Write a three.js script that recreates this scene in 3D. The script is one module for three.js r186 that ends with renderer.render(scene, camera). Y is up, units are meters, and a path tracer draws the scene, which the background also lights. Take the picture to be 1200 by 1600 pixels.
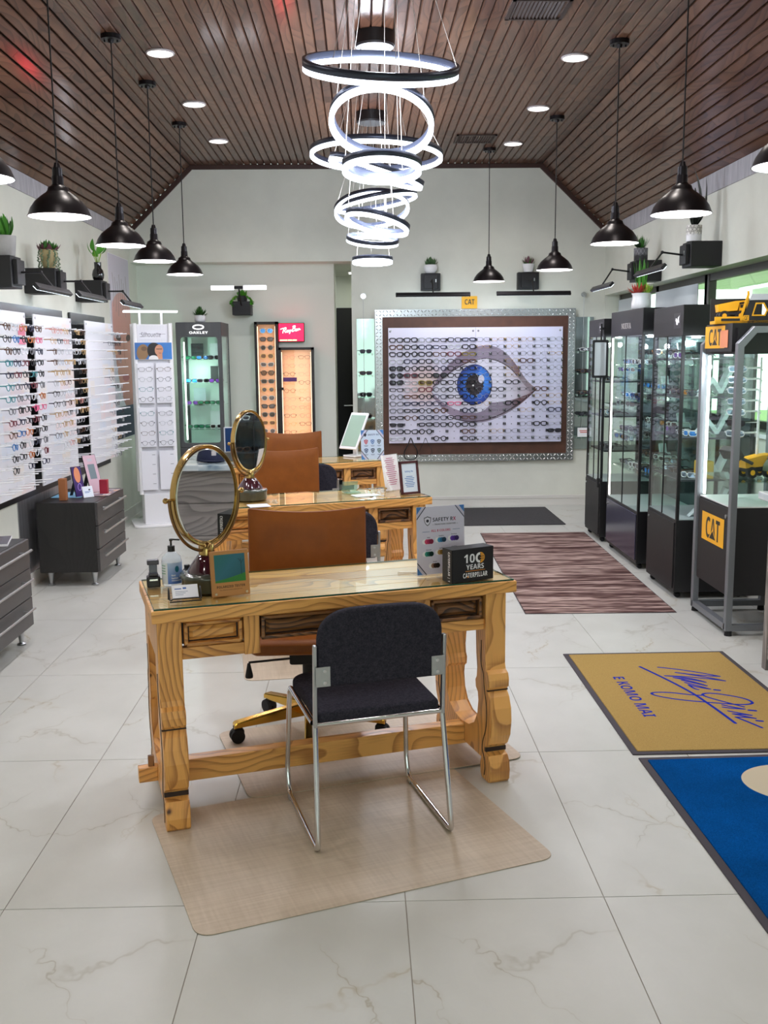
import * as THREE from 'three';
import { RoundedBoxGeometry } from 'three/addons/geometries/RoundedBoxGeometry.js';
import { mergeGeometries } from 'three/addons/utils/BufferGeometryUtils.js';
import { RectAreaLightUniformsLib } from 'three/addons/lights/RectAreaLightUniformsLib.js';

// ---------- camera, sky, exposure ----------
const scene = new THREE.Scene();
const camera = new THREE.PerspectiveCamera(2 * Math.atan(800 / 1560) * 180 / Math.PI, 1200 / 1600, 0.05, 120);
camera.position.set(0, 1.6523, 0);
camera.rotation.order = 'YXZ';
camera.rotation.set(-0.15562, -0.0216, -0.0095);
const renderer = new THREE.WebGLRenderer({ antialias: true });
renderer.toneMapping = THREE.LinearToneMapping;
renderer.toneMappingExposure = 1.0;
renderer.shadowMap.enabled = true;
RectAreaLightUniformsLib.init();
scene.background = new THREE.Color(2.6, 3.0, 2.75);

const LIGHT = { recessed: 3.9, ring: 1.95, pendant: 1.2, bar: 0.75, ringGlow: 2.1, led: 0.45 };

// ---------- helpers ----------
function rng(seed) { let s = seed | 0; return () => { s = (s + 0x6d2b79f5) | 0; let t = Math.imul(s ^ (s >>> 15), 1 | s); t = (t + Math.imul(t ^ (t >>> 7), 61 | t)) ^ t; return ((t ^ (t >>> 14)) >>> 0) / 4294967296; }; }
const rand = rng(7);
const used = {};
function numbered(n) { if (!(n in used)) { used[n] = 0; return n; } used[n]++; return n + '_' + String(used[n]).padStart(3, '0'); }
function shade(o) { o.traverse((c) => { if (c.isMesh) { c.castShadow = true; c.receiveShadow = true; } }); return o; }
function tag(o, label, category, group) { o.userData.label = label; o.userData.category = category; if (group) o.userData.group = group; return o; }
function thing(name, label, category, pos = [0, 0, 0], turn = 0, group) {
  const g = new THREE.Group(); g.name = numbered(name); g.position.set(...pos); g.rotation.y = turn; scene.add(g);
  return tag(g, label, category, group);
}
function part(name, geo, mat, parent) {
  const m = new THREE.Mesh(Array.isArray(geo) ? merge(geo) : geo, mat); m.name = name; m.castShadow = m.receiveShadow = true; if (parent) parent.add(m); return m;
}
function solo(name, geo, mat, label, category, group) { const m = part(numbered(name), geo, mat, scene); return tag(m, label, category, group); }
function struct(name, geo, mat) { const m = part(name, geo, mat, scene); m.userData.kind = 'structure'; return m; }
function structGroup(name) { const g = new THREE.Group(); g.name = name; g.userData.kind = 'structure'; scene.add(g); return g; }
function merge(list) {
  return mergeGeometries(list.map((g) => { const n = g.index ? g.toNonIndexed() : g.clone(); for (const k of Object.keys(n.attributes)) if (!['position', 'normal', 'uv'].includes(k)) n.deleteAttribute(k); return n; }));
}
function bx(w, h, d, x = 0, y = 0, z = 0, r = 0) {
  const g = r ? new RoundedBoxGeometry(w, h, d, 2, Math.min(r, w / 2.01, h / 2.01, d / 2.01)) : new THREE.BoxGeometry(w, h, d);
  return g.translate(x, y, z);
}
const span = (x0, x1, y0, y1, z0, z1, r = 0) => bx(Math.abs(x1 - x0), Math.abs(y1 - y0), Math.abs(z1 - z0), (x0 + x1) / 2, (y0 + y1) / 2, (z0 + z1) / 2, r);
function cyl(rt, rb, h, x = 0, y = 0, z = 0, seg = 24) { return new THREE.CylinderGeometry(rt, rb, h, seg).translate(x, y, z); }
function rod(a, b, r = 0.005, seg = 8, r2 = r) {
  const A = new THREE.Vector3(...a), B = new THREE.Vector3(...b), d = B.clone().sub(A), g = new THREE.CylinderGeometry(r2, r, d.length(), seg);
  g.applyQuaternion(new THREE.Quaternion().setFromUnitVectors(new THREE.Vector3(0, 1, 0), d.clone().normalize())); const m = A.add(B).multiplyScalar(0.5); return g.translate(m.x, m.y, m.z);
}
const V = (a) => new THREE.Vector3(...a);
function bend(pts, r, n = 24, seg = 8, closed = false, kind = 'catmullrom', t = 0.5) { return new THREE.TubeGeometry(new THREE.CatmullRomCurve3(pts.map(V), closed, kind, t), n, r, seg, closed); }
// a tube along straight legs with rounded corners
function pipe(pts, r, corner = 0.03, seg = 10) {
  const P = pts.map(V), path = new THREE.CurvePath(); let prev = P[0];
  for (let i = 1; i < P.length - 1; i++) {
    const a = P[i].clone().lerp(P[i - 1], Math.min(0.5, corner / P[i].distanceTo(P[i - 1]))), b = P[i].clone().lerp(P[i + 1], Math.min(0.5, corner / P[i].distanceTo(P[i + 1])));
    path.add(new THREE.LineCurve3(prev, a)); path.add(new THREE.QuadraticBezierCurve3(a, P[i], b)); prev = b;
  }
  path.add(new THREE.LineCurve3(prev, P[P.length - 1]));
  // sample densely and sweep
  const samples = []; for (const c of path.curves) { const k = c.isQuadraticBezierCurve3 ? 6 : 1; for (let j = 0; j < k; j++) samples.push(c.getPoint(j / k)); } samples.push(P[P.length - 1]);
  const poly = new THREE.CurvePath(); for (let i = 1; i < samples.length; i++) if (samples[i].distanceTo(samples[i - 1]) > 1e-5) poly.add(new THREE.LineCurve3(samples[i - 1], samples[i]));
  const len = poly.getLength(); return new THREE.TubeGeometry(poly, Math.max(8, Math.round(len / 0.012)), r, seg, false);
}
function lathe(pts, seg = 32) { return new THREE.LatheGeometry(pts.map(([x, y]) => new THREE.Vector2(x, y)), seg); }
function extr(shape, depth, bevel = 0, segs = 1, curve = 12) {
  return new THREE.ExtrudeGeometry(shape, { depth: depth - 2 * bevel, bevelEnabled: bevel > 0, bevelThickness: bevel, bevelSize: bevel, bevelOffset: -bevel, bevelSegments: segs, curveSegments: curve }).translate(0, 0, bevel);
}
function poly(pts) { const s = new THREE.Shape(); pts.forEach(([x, y], i) => (i ? s.lineTo(x, y) : s.moveTo(x, y))); return s; }
function rrect(w, h, r, x = 0, y = 0) {
  const s = new THREE.Shape(), a = x - w / 2, b = y - h / 2;
  s.moveTo(a + r, b); s.lineTo(a + w - r, b); s.quadraticCurveTo(a + w, b, a + w, b + r); s.lineTo(a + w, b + h - r); s.quadraticCurveTo(a + w, b + h, a + w - r, b + h);
  s.lineTo(a + r, b + h); s.quadraticCurveTo(a, b + h, a, b + h - r); s.lineTo(a, b + r); s.quadraticCurveTo(a, b, a + r, b); return s;
}
function xf(g, { p = [0, 0, 0], r = [0, 0, 0], s } = {}) {
  const m = new THREE.Matrix4().compose(V(p), new THREE.Quaternion().setFromEuler(new THREE.Euler(...r, 'YXZ')), s ? V(s) : new THREE.Vector3(1, 1, 1)); return g.clone().applyMatrix4(m);
}
// uv in metres, u along the grain axis
function grain(g, axis = 'x', ou = rand() * 5, ov = rand() * 5) {
  const n = g.index ? g.toNonIndexed() : g, p = n.attributes.position, q = n.attributes.normal, uv = new Float32Array(p.count * 2), ax = { x: 0, y: 1, z: 2 }[axis];
  const P = [0, 0, 0], N = [0, 0, 0];
  for (let i = 0; i < p.count; i += 3) {
    N[0] = N[1] = N[2] = 0; for (let k = 0; k < 3; k++) { N[0] += Math.abs(q.getX(i + k)); N[1] += Math.abs(q.getY(i + k)); N[2] += Math.abs(q.getZ(i + k)); }
    let dom = N[0] > N[1] ? (N[0] > N[2] ? 0 : 2) : (N[1] > N[2] ? 1 : 2);
    let u = ax, v; if (dom === ax) { u = (ax + 1) % 3; v = (ax + 2) % 3; } else v = 3 - ax - dom;
    for (let k = 0; k < 3; k++) { P[0] = p.getX(i + k); P[1] = p.getY(i + k); P[2] = p.getZ(i + k); uv[2 * (i + k)] = P[u] + ou; uv[2 * (i + k) + 1] = P[v] + ov + P[dom] * 0.37; }
  }
  n.setAttribute('uv', new THREE.BufferAttribute(uv, 2)); return n;
}

// ---------- procedural textures ----------
function hash(x, y, s) { let h = Math.imul(x, 374761393) + Math.imul(y, 668265263) + Math.imul(s, 1274126177); h = Math.imul(h ^ (h >>> 13), 1274126177); return ((h ^ (h >>> 16)) >>> 0) / 4294967296; }
function vnoise(x, y, s, px, py) { // periodic value noise
  const xi = Math.floor(x), yi = Math.floor(y), fx = x - xi, fy = y - yi, m = (a, n) => ((a % n) + n) % n;
  const u = fx * fx * (3 - 2 * fx), v = fy * fy * (3 - 2 * fy), x0 = m(xi, px), x1 = m(xi + 1, px), y0 = m(yi, py), y1 = m(yi + 1, py);
  const a = hash(x0, y0, s), b = hash(x1, y0, s), c = hash(x0, y1, s), d = hash(x1, y1, s);
  return a + (b - a) * u + (c - a) * v + (a - b - c + d) * u * v;
}
function fbm(x, y, s, px, py, oct = 4) { let t = 0, a = 0.5, n = 0; for (let i = 0; i < oct; i++) { t += a * vnoise(x, y, s + i * 17, px, py); n += a; a *= 0.5; x *= 2; y *= 2; px *= 2; py *= 2; } return t / n; }
function dataTex(w, h, f, srgb = true) {
  const d = new Uint8Array(w * h * 4);
  for (let j = 0; j < h; j++) for (let i = 0; i < w; i++) { const c = f(i / w, j / h), o = 4 * (j * w + i); d[o] = c[0]; d[o + 1] = c[1]; d[o + 2] = c[2]; d[o + 3] = 255; }
  const t = new THREE.DataTexture(d, w, h); t.wrapS = t.wrapT = THREE.RepeatWrapping; t.magFilter = THREE.LinearFilter; t.minFilter = THREE.LinearMipmapLinearFilter; t.generateMipmaps = true;
  if (srgb) t.colorSpace = THREE.SRGBColorSpace; t.needsUpdate = true; return t;
}
const mixc = (a, b, t) => [a[0] + (b[0] - a[0]) * t, a[1] + (b[1] - a[1]) * t, a[2] + (b[2] - a[2]) * t];
const clamp = (x, a = 0, b = 1) => Math.min(b, Math.max(a, x));
const smooth = (a, b, x) => { const t = clamp((x - a) / (b - a)); return t * t * (3 - 2 * t); };
// plain-sawn softwood: u along the grain
function woodTex(seed, light, dark, knotCol, { rings = 9, knots = 3, w = 768, h = 384, contrast = 1, sharp = 2.2 } = {}) {
  const r = rng(seed), K = []; for (let i = 0; i < knots; i++) K.push([r(), r(), 0.03 + r() * 0.03]);
  return dataTex(w, h, (u, v) => {
    let warp = 0, kn = 0;
    for (const [ku, kv, kr] of K) {
      let du = u - ku, dv = v - kv; du -= Math.round(du); dv -= Math.round(dv); du *= 2;
      const d2 = (du * du) / (kr * kr * 9) + (dv * dv) / (kr * kr * 2.2); warp += Math.sign(dv) * 0.09 * Math.exp(-d2) ; kn = Math.max(kn, Math.exp(-(du * du * 1.4 + dv * dv * 1.2) / (kr * kr * 0.16)));
    }
    const cath = Math.sin(2 * Math.PI * u) * 0.06 + (fbm(u * 3, v * 2, seed, 3, 2, 3) - 0.5) * 0.55;
    const y = v + cath * 0.6 + warp, ph = y * rings + 1.6 * Math.sin(2 * Math.PI * v + 1.3 * Math.sin(2 * Math.PI * u));
    const saw = ph - Math.floor(ph); let line = Math.pow(saw, sharp) * (1 - smooth(0.93, 1, saw));
    const fib = vnoise(u * 18, v * 170, seed + 5, 18, 170), tone = fbm(u * 2, v * 5, seed + 9, 2, 5, 3);
    let c = mixc(light, dark, clamp((line * 0.85 + (fib - 0.5) * 0.25 + (tone - 0.5) * 0.5) * contrast));
    c = mixc(c, knotCol, clamp(kn * 1.15)); return c;
  });
}
function marbleTex(seed) { // pale porcelain with a few long diagonal veins
  const base = [192, 192, 186], grey = [151, 148, 138], gold = [158, 140, 106], r = rng(seed * 31), veins = [];
  for (let i = 0; i < 4; i++) veins.push([r() * 0.9 + 0.05, r() * 1.3, 0.5 + r() * 0.9, 0.05 + r() * 0.25, r() < 0.3 ? 0.018 : 0.0045, r(), r() < 0.5 ? 1 : -1]);
  return dataTex(512, 896, (u, v) => {
    const y = v * 1.75, wx = (fbm(u * 5, v * 8, seed + 1, 5, 8, 4) - 0.5) * 0.34, wy = (fbm(u * 22, v * 34, seed + 2, 22, 34, 3) - 0.5) * 0.045;
    const cloud = (fbm(u * 4, v * 6, seed + 7, 4, 6, 4) - 0.5) * 12; let c = [base[0] + cloud, base[1] + cloud, base[2] + cloud * 1.1];
    for (const [x0, y0, ang, len, wid, g, dir] of veins) {
      const dx = u - x0, dy = y - y0, ca = Math.cos(ang), sa = Math.sin(ang) * dir, a = dx * ca + dy * sa, d = Math.abs(-dx * sa + dy * ca + wx + wy), L = 0.22 + len * 1.6;
      const env = smooth(L, L * 0.5, Math.abs(a)) * (0.35 + 0.65 * smooth(0.35, 0.6, fbm(u * 7 + g * 9, v * 11, seed + 9, 64, 64, 2))), w = wid * (0.5 + fbm(u * 9, v * 9, seed + 11, 9, 9, 2));
      const core = clamp(1 - d / (w + 0.002)), hal = clamp(1 - d / (w * 3 + 0.03)) * 0.16; c = mixc(c, mixc(grey, gold, g * 0.8), clamp((Math.pow(core, 0.8) * (wid > 0.01 ? 0.38 : 0.6) + hal * 0.7) * env));
    }
    return c;
  });
}
function canvasTex(w, h, draw, { flip = true } = {}) {
  const c = document.createElement('canvas'); c.width = w; c.height = h; const g = c.getContext('2d'); draw(g, w, h);
  const t = new THREE.CanvasTexture(c); t.colorSpace = THREE.SRGBColorSpace; t.anisotropy = 8; t.wrapS = t.wrapT = THREE.ClampToEdgeWrapping; return t;
}
function metres(t, u, v) { t.repeat.set(1 / u, 1 / v); return t; }
const std = (color, roughness = 0.6, metalness = 0, more = {}) => new THREE.MeshStandardMaterial({ color, roughness, metalness, ...more });
const phys = (o) => new THREE.MeshPhysicalMaterial(o);
const printMat = (tex, roughness = 0.5) => std(0xffffff, roughness, 0, { map: tex });
const glow = (color, k) => std(0xffffff, 0.5, 0, { emissive: new THREE.Color(color), emissiveIntensity: k });
// front-facing quad of a print, w x h, facing +z
const sheet = (w, h) => new THREE.PlaneGeometry(w, h);
const fbmTex = (seed, a, b, fx, fy, oct = 4, w = 256, h = 256) => dataTex(w, h, (u, v) => mixc(a, b, fbm(u * fx, v * fy, seed, fx, fy, oct)));

// ---------- materials ----------
const M = {};
M.wall = std(0xffffff, 0.9, 0, { map: metres(fbmTex(11, [211, 212, 201], [221, 222, 211], 8, 8), 1.2, 1.2) });
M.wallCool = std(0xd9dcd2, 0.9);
M.black = std(0x17161a, 0.42);
M.blackMatte = std(0x141416, 0.75);
M.charcoal = std(0x2b2a2f, 0.5);
M.darkMetal = std(0x1c1a1d, 0.38, 0.5);
M.chrome = std(0xd9dadd, 0.12, 1);
M.steel = std(0xb9bbbd, 0.32, 1);
M.silver = std(0xa7a9ac, 0.35, 0.6);
M.gold = std(0xd2a548, 0.16, 1);
M.goldFrame = std(0xb3935c, 0.2, 1);
M.bronze = std(0x8a6a48, 0.28, 1);
M.mirror = std(0xf2f4f4, 0.015, 1);
M.white = std(0xe9e9ec, 0.45);
M.whiteGloss = std(0xf0f0f2, 0.2);
M.pane = phys({ color: 0xf6fffb, roughness: 0.02, transmission: 1, thickness: 0, ior: 1.45, side: THREE.DoubleSide });
M.glassGreen = phys({ color: 0xeefaf4, roughness: 0.015, transmission: 1, thickness: 0, ior: 1.5, side: THREE.DoubleSide });
M.glassEdge = std(0x1d4f40, 0.2);
M.acrylic = phys({ color: 0xffffff, roughness: 0.04, transmission: 1, thickness: 0, ior: 1.49, side: THREE.DoubleSide });
M.rubber = std(0x17171a, 0.85);
M.leather = phys({ roughness: 0.45, specularIntensity: 0.5, map: metres(fbmTex(21, [116, 62, 14], [136, 77, 21], 9, 9), 0.5, 0.5), bumpMap: metres(fbmTex(22, [90, 90, 90], [165, 165, 165], 60, 60, 3), 0.5, 0.5), bumpScale: 0.0006 });
M.fabric = phys({ roughness: 0.95, specularIntensity: 0.2, map: metres(dataTex(256, 256, (u, v) => { const n = vnoise(u * 128, v * 128, 3, 128, 128), k = fbm(u * 40, v * 40, 4, 40, 40, 2); return mixc([34, 33, 41], [66, 64, 74], n * 0.6 + k * 0.4); }), 0.35, 0.35) });
const woodOpts = { rings: 11, knots: 2, contrast: 1.0, sharp: 3 };
const pine = [woodTex(31, [234, 170, 92], [142, 82, 34], [66, 32, 14], woodOpts), woodTex(32, [240, 177, 98], [150, 90, 38], [62, 30, 14], { rings: 12, knots: 1, contrast: 0.95, sharp: 3 }), woodTex(33, [224, 160, 84], [126, 70, 28], [56, 26, 12], { rings: 9, knots: 3, contrast: 1.05, sharp: 3 })];
M.pine = pine.map((t) => phys({ map: metres(t, 0.95, 0.42), roughness: 0.42, clearcoat: 0.35, clearcoatRoughness: 0.3 }));
M.pineDark = phys({ map: metres(woodTex(35, [150, 100, 54], [48, 26, 14], [28, 14, 8], { rings: 8, knots: 1, contrast: 1.35 }), 0.8, 0.3), roughness: 0.4, clearcoat: 0.4, clearcoatRoughness: 0.25 });
M.darkBrown = std(0x2a1710, 0.5);
const ceilTex = [41, 42, 43].map((s, i) => woodTex(s, [[98, 66, 49], [90, 59, 44], [106, 73, 55]][i], [[60, 37, 27], [54, 33, 24], [67, 44, 33]][i], [44, 27, 22], { rings: 5, knots: 3, contrast: 0.9 }));
M.board = ceilTex.map((t) => phys({ map: metres(t, 1.4, 0.42), roughness: 0.5, specularIntensity: 0.25, clearcoat: 0.55, clearcoatRoughness: 0.12 }));
M.groove = std(0x21130f, 0.8);
M.trimWood = std(0x3a211b, 0.5);
const marble = [51, 52, 53, 54, 55].map(marbleTex);
M.tile = marble.map((t) => std(0xffffff, 0.36, 0, { map: t }));
M.grout = std(0x9d968c, 0.9);
// ---------- the room ----------
const XL = -2.43, XR = 2.63, ZB = -10.9, ZR = -11.2, ZN = 3.2, HC = 3.63, FL = -1.755, FR = 1.93, HL = 2.975, HR = 2.96;
{ // floor: marble tiles laid in a grid with recessed joints
  const floor = structGroup('floor');
  part('grout_bed', span(XL - 0.1, XR + 0.1, -0.12, -0.0025, -13.2, ZN + 0.1), M.grout, floor);
  const tw = 0.61, td = 1.138, j = 0.0016; let n = 0;
  for (let c = -5; c < 5; c++) for (let r = -6; r < 10; r++) {
    const x0 = Math.max(0.116 + c * tw, XL), x1 = Math.min(0.116 + (c + 1) * tw, XR), z1 = Math.min(-2.835 - r * td, ZN), z0 = Math.max(-2.835 - (r + 1) * td, -13.1);
    if (x1 - x0 < 0.03 || z1 - z0 < 0.03) continue;
    const g = span(x0 + j, x1 - j, -0.012, 0, z0 + j, z1 - j), p = g.attributes.position, uv = g.attributes.uv, fx = rand() < 0.5, fz = rand() < 0.5;
    for (let i = 0; i < p.count; i++) { let u = (p.getX(i) - (0.116 + c * tw)) / tw, v = (p.getZ(i) - (-2.835 - (r + 1) * td)) / td; uv.setXY(i, fx ? 1 - u : u, fz ? 1 - v : v); }
    part('tile', g, M.tile[(n++ * 3 + Math.floor(rand() * 3)) % M.tile.length], floor);
  }
}
{ // ceiling: stained tongue-and-groove boards on a dark backing
  const ceil = structGroup('ceiling');
  const shell = (pts) => extr(poly(pts), ZN + 0.2 - (ZB - 0.3)).translate(0, 0, ZB - 0.3);
  part('backing', shell([[XL - 0.15, HL - 0.02], [FL, HC + 0.03], [FR, HC + 0.03], [XR + 0.22, HR - 0.2 + 0.02], [XR + 0.22, HC + 0.4], [XL - 0.15, HC + 0.4]]), M.groove, ceil);
  const bw = 0.0711, lens = [3.1, 3.9, 4.7, 3.5, 2.6], T = 0.016, c = 0.009, variants = {};
  const prof = poly([[-bw / 2 + 0.0025, T], [-bw / 2 + 0.0025, c], [-bw / 2 + 0.0045 + c * 0.4, 0], [bw / 2 - 0.0045 - c * 0.4, 0], [bw / 2 - 0.0025, c], [bw / 2 - 0.0025, T]]);
  const boardGeo = (len, k) => { const key = len.toFixed(2) + '/' + k; if (!variants[key]) variants[key] = grain(extr(prof, len - 0.002), 'z', k * 0.83, k * 0.31); return variants[key]; };
  let n = 0;
  const lay = (x, y, ang) => {
    let z = ZB, off = [4.7, 3.1, 3.9, 2.6, 3.5][n % 5], first = true;
    while (z < ZN - 0.01) {
      let len = first ? off : 5; first = false; len = Math.min(len, ZN - z); const k = n++ % 7;
      const b = part('board', boardGeo(len, k), M.board[(n * 7 + Math.floor(rand() * 3)) % 3], ceil); b.position.set(x, y, z); b.rotation.z = ang; z += len;
    }
  };
  const nf = Math.round((FR - FL) / bw); for (let i = 0; i < nf; i++) lay(FL + (i + 0.5) * (FR - FL) / nf, HC, 0);
  for (const s of [-1, 1]) {
    const a = s < 0 ? [FL, HC] : [FR, HC], b = s < 0 ? [XL, HL] : [XR, HR], L = Math.hypot(b[0] - a[0], b[1] - a[1]), ns = Math.round(L / bw), ang = Math.atan2(b[1] - a[1], b[0] - a[0]);
    for (let i = 0; i < ns; i++) { const t = (i + 0.5) / ns; lay(a[0] + (b[0] - a[0]) * t, a[1] + (b[1] - a[1]) * t, s < 0 ? ang + Math.PI : ang); }
  }
}
// back wall with its gable; left of the opening the wall steps back under a bulkhead
const gable = [[-0.09, 0], [XR, 0], [XR, HR], [FR, HC], [FL, HC], [XL, HL], [XL, 2.645], [-0.09, 2.645]];
struct('wall_back', grain(extr(poly(gable), 0.3).translate(0, 0, ZB - 0.3), 'x', 0, 0), M.wall);
struct('wall_recess', grain(span(XL, -0.281, 0, 2.645, ZR - 0.75, ZR), 'x', 0, 0), M.wallCool);
struct('wall_passage', grain(span(XL, 0.4, 0, 2.66, -13.1, -12.95), 'x', 0, 0), M.wallCool);
struct('ceiling_passage', span(XL, 0.4, 2.645, 2.72, -13.1, ZB - 0.3), M.wallCool);
{ const t = thing('added_passage_light', 'added square ceiling panel light brightening the passage behind the back wall', 'ceiling light', [0.0, 2.644, -12.3]); part('frame', bx(0.3, 0.012, 0.3, 0, -0.007, 0, 0.003), M.whiteGloss, t); part('diffuser', bx(0.26, 0.004, 0.26, 0, -0.015, 0), glow(0xf4f6ee, 1.6), t); const l = new THREE.RectAreaLight(0xf2f6ea, 22, 0.26, 0.26); l.position.y = -0.02; l.rotation.x = -Math.PI / 2; t.add(l); }  // unseen panel and its light, added to brighten the passage
struct('wall_passage_end', span(0.3, 0.4, 0, 2.66, -13, ZB - 0.3), M.wallCool);
{ const d = structGroup('door_1'); part('panel', bx(0.86, 2.25, 0.05, 0.13, 1.125, -12.9, 0.006), M.blackMatte, d); part('handle', rod([-0.22, 1.02, -12.86], [-0.1, 1.02, -12.86], 0.009), M.steel, d); }
struct('wall_left', grain(span(XL - 0.15, XL, 0, HL, -13.1, ZN), 'z', 0, 0), M.wall);
{ // shop front behind the viewer: wall with a wide glazed opening
  const a = -1.7, b = 1.9, y0 = 0.35, y1 = 2.6, g = (...q) => grain(span(...q, ZN, ZN + 0.15), 'x', 0, 0);
  struct('wall_front', [g(XL - 0.15, a, 0, HC + 0.3), g(b, XR + 0.22, 0, HC + 0.3), g(a, b, 0, y0), g(a, b, y1, HC + 0.3)], M.wall);
  const w = structGroup('window_6'), fm = std(0x4b4844, 0.45, 0.3); for (let i = 0; i < 3; i++) { const x0 = a + (b - a) * i / 3, x1 = a + (b - a) * (i + 1) / 3; part('frame', [span(x0, x0 + 0.03, y0, y1, ZN + 0.05, ZN + 0.1), span(x1 - 0.03, x1, y0, y1, ZN + 0.05, ZN + 0.1), span(x0, x1, y0, y0 + 0.04, ZN + 0.05, ZN + 0.1), span(x0, x1, y1 - 0.04, y1, ZN + 0.05, ZN + 0.1)], fm, w); part('pane', sheet(x1 - x0 - 0.06, y1 - y0 - 0.08).translate((x0 + x1) / 2, (y0 + y1) / 2, ZN + 0.075), M.pane, w); }
}
{ // right wall: a long window band in a deep reveal
  const W0 = ZB + 0.02, W1 = -3.9, S = 1.12, H = 2.268, x1 = XR + 0.22;
  struct('wall_right', [grain(span(XR, x1, 0, S, ZB - 0.3, ZN), 'z', 0, 0), grain(span(XR, x1, H, HR, ZB - 0.3, ZN), 'z', 0, 0), grain(span(XR, x1, S, H, ZB - 0.3, W0), 'z', 0, 0), grain(span(XR, x1, S, H, W1, ZN), 'z', 0, 0)], M.wall);
  const posts = [W0 + 0.03, -9.5, -8.16, -6.75, -5.3, W1 - 0.03];
  for (let i = 0; i + 1 < posts.length; i++) {
    const w = structGroup('window_' + (i + 1)), a = posts[i], b = posts[i + 1], fr = i === 2 ? 0.075 : 0.03, fm = std(0x4b4844, 0.45, 0.3);
    part('frame', [span(2.79, 2.84, S, S + 0.05, a, b), span(2.79, 2.84, H - 0.055, H, a, b), span(2.785, 2.845, S, H, a - 0.03, a + fr), span(2.785, 2.845, S, H, b - 0.03, b + 0.03)], fm, w);
    part('pane', new THREE.PlaneGeometry(b - a - fr, H - S - 0.1).rotateY(-Math.PI / 2).translate(2.815, (H + S) / 2, (a + b + fr) / 2), M.pane, w);
    if (i < 2) part('blind', span(2.757, 2.763, S + 0.04, H - 0.06, a + fr + 0.02, b - 0.11), std(0xc9cfd1, 0.85), w);
  }
  struct('window_sill', span(XR - 0.02, 2.79, S - 0.03, S, W0, W1, 0.004), M.whiteGloss);
}
// baseboards and trims
const baseMat = std(0xd2cfc9, 0.5);
struct('baseboard_back', [span(-0.09, XR, 0, 0.105, ZB, ZB + 0.014), span(-0.09, XR, 0.075, 0.11, ZB, ZB + 0.02, 0.004)], baseMat);
struct('baseboard_recess', span(XL, -0.281, 0, 0.105, ZR, ZR + 0.014), baseMat);
struct('baseboard_left', span(XL, XL + 0.014, 0, 0.105, ZR, ZN), baseMat);
struct('baseboard_right', span(XR - 0.014, XR, 0, 0.105, ZB, ZN), baseMat);
{ // dark wood trim where the ceiling meets the gable
  const t = 0.045, o = [[XL, HL], [FL, HC], [FR, HC], [XR, HR]], i = [[XR, HR - t * 1.4], [FR - 0.02, HC - t], [FL + 0.02, HC - t], [XL, HL - t * 1.4]];
  struct('trim_1', extr(poly([...o, ...i]), 0.03, 0.004).translate(0, 0, ZB), M.trimWood);
}
{ // grey streaked border along the top of both side walls
  const m = std(0xffffff, 0.7, 0, { map: metres(dataTex(512, 64, (u, v) => mixc([150, 148, 154], [190, 188, 193], fbm(u * 90, v * 2, 77, 90, 2, 3))), 1.6, 0.3) });
  struct('trim_left', grain(span(XL, XL + 0.012, 2.84, HL, ZB + 0.05, ZN), 'z', 0, 0), m);
  struct('trim_right', grain(span(XR - 0.012, XR, 2.82, HR, ZB + 0.05, ZN), 'z', 0, 0), m);
}
// brushed metal sheet on the lower left wall behind the chest of drawers
solo('wall_panel', grain(span(XL, XL + 0.006, 0.105, 0.69, -8.35, -7.0), 'y', 0, 0), std(0xffffff, 0.3, 0.85, { map: metres(dataTex(256, 128, (u, v) => { const k = 150 + 50 * vnoise(u * 3, v * 90, 5, 3, 90); return [k, k, k + 4]; }), 0.9, 0.5) }), 'brushed metal sheet on the lower left wall behind the chest of drawers', 'wall panel');

// ---------- outdoors ----------
solo('pavement', span(-8, 2.88, -0.2, -0.08, ZN + 0.16, 16), std(0xa9a69f, 0.9), 'concrete pavement outside the shop front behind the viewer', 'pavement');
solo('lawn', span(2.9, 30, -0.2, -0.08, -30, 8), std(0xffffff, 1, 0, { map: metres(fbmTex(91, [88, 122, 52], [130, 162, 82], 30, 30, 4), 3, 3) }), 'green lawn outside the window', 'lawn');
{
  const pr = thing('porch_roof', 'pale boarded porch ceiling seen through the window', 'porch', [0, 0, 0]);
  part('slab', span(2.95, 6.4, 2.66, 2.8, -16, 2), std(0xdfe6dc, 0.8), pr);
  for (let i = 0; i < 17; i++) part('soffit_board', span(2.96 + i * 0.2, 2.96 + i * 0.2 + 0.185, 2.63, 2.66, -16, 2), std(0xdde6da, 0.7), pr);
  part('beam', span(6.2, 6.4, 2.4, 2.66, -16, 2), std(0xd5ddd2, 0.8), pr);
  for (const z of [-14, -10, -6.5, -3]) part('post', span(6.22, 6.38, -0.08, 2.42, z, z + 0.16), std(0xd5ddd2, 0.8), pr);
}
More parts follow.
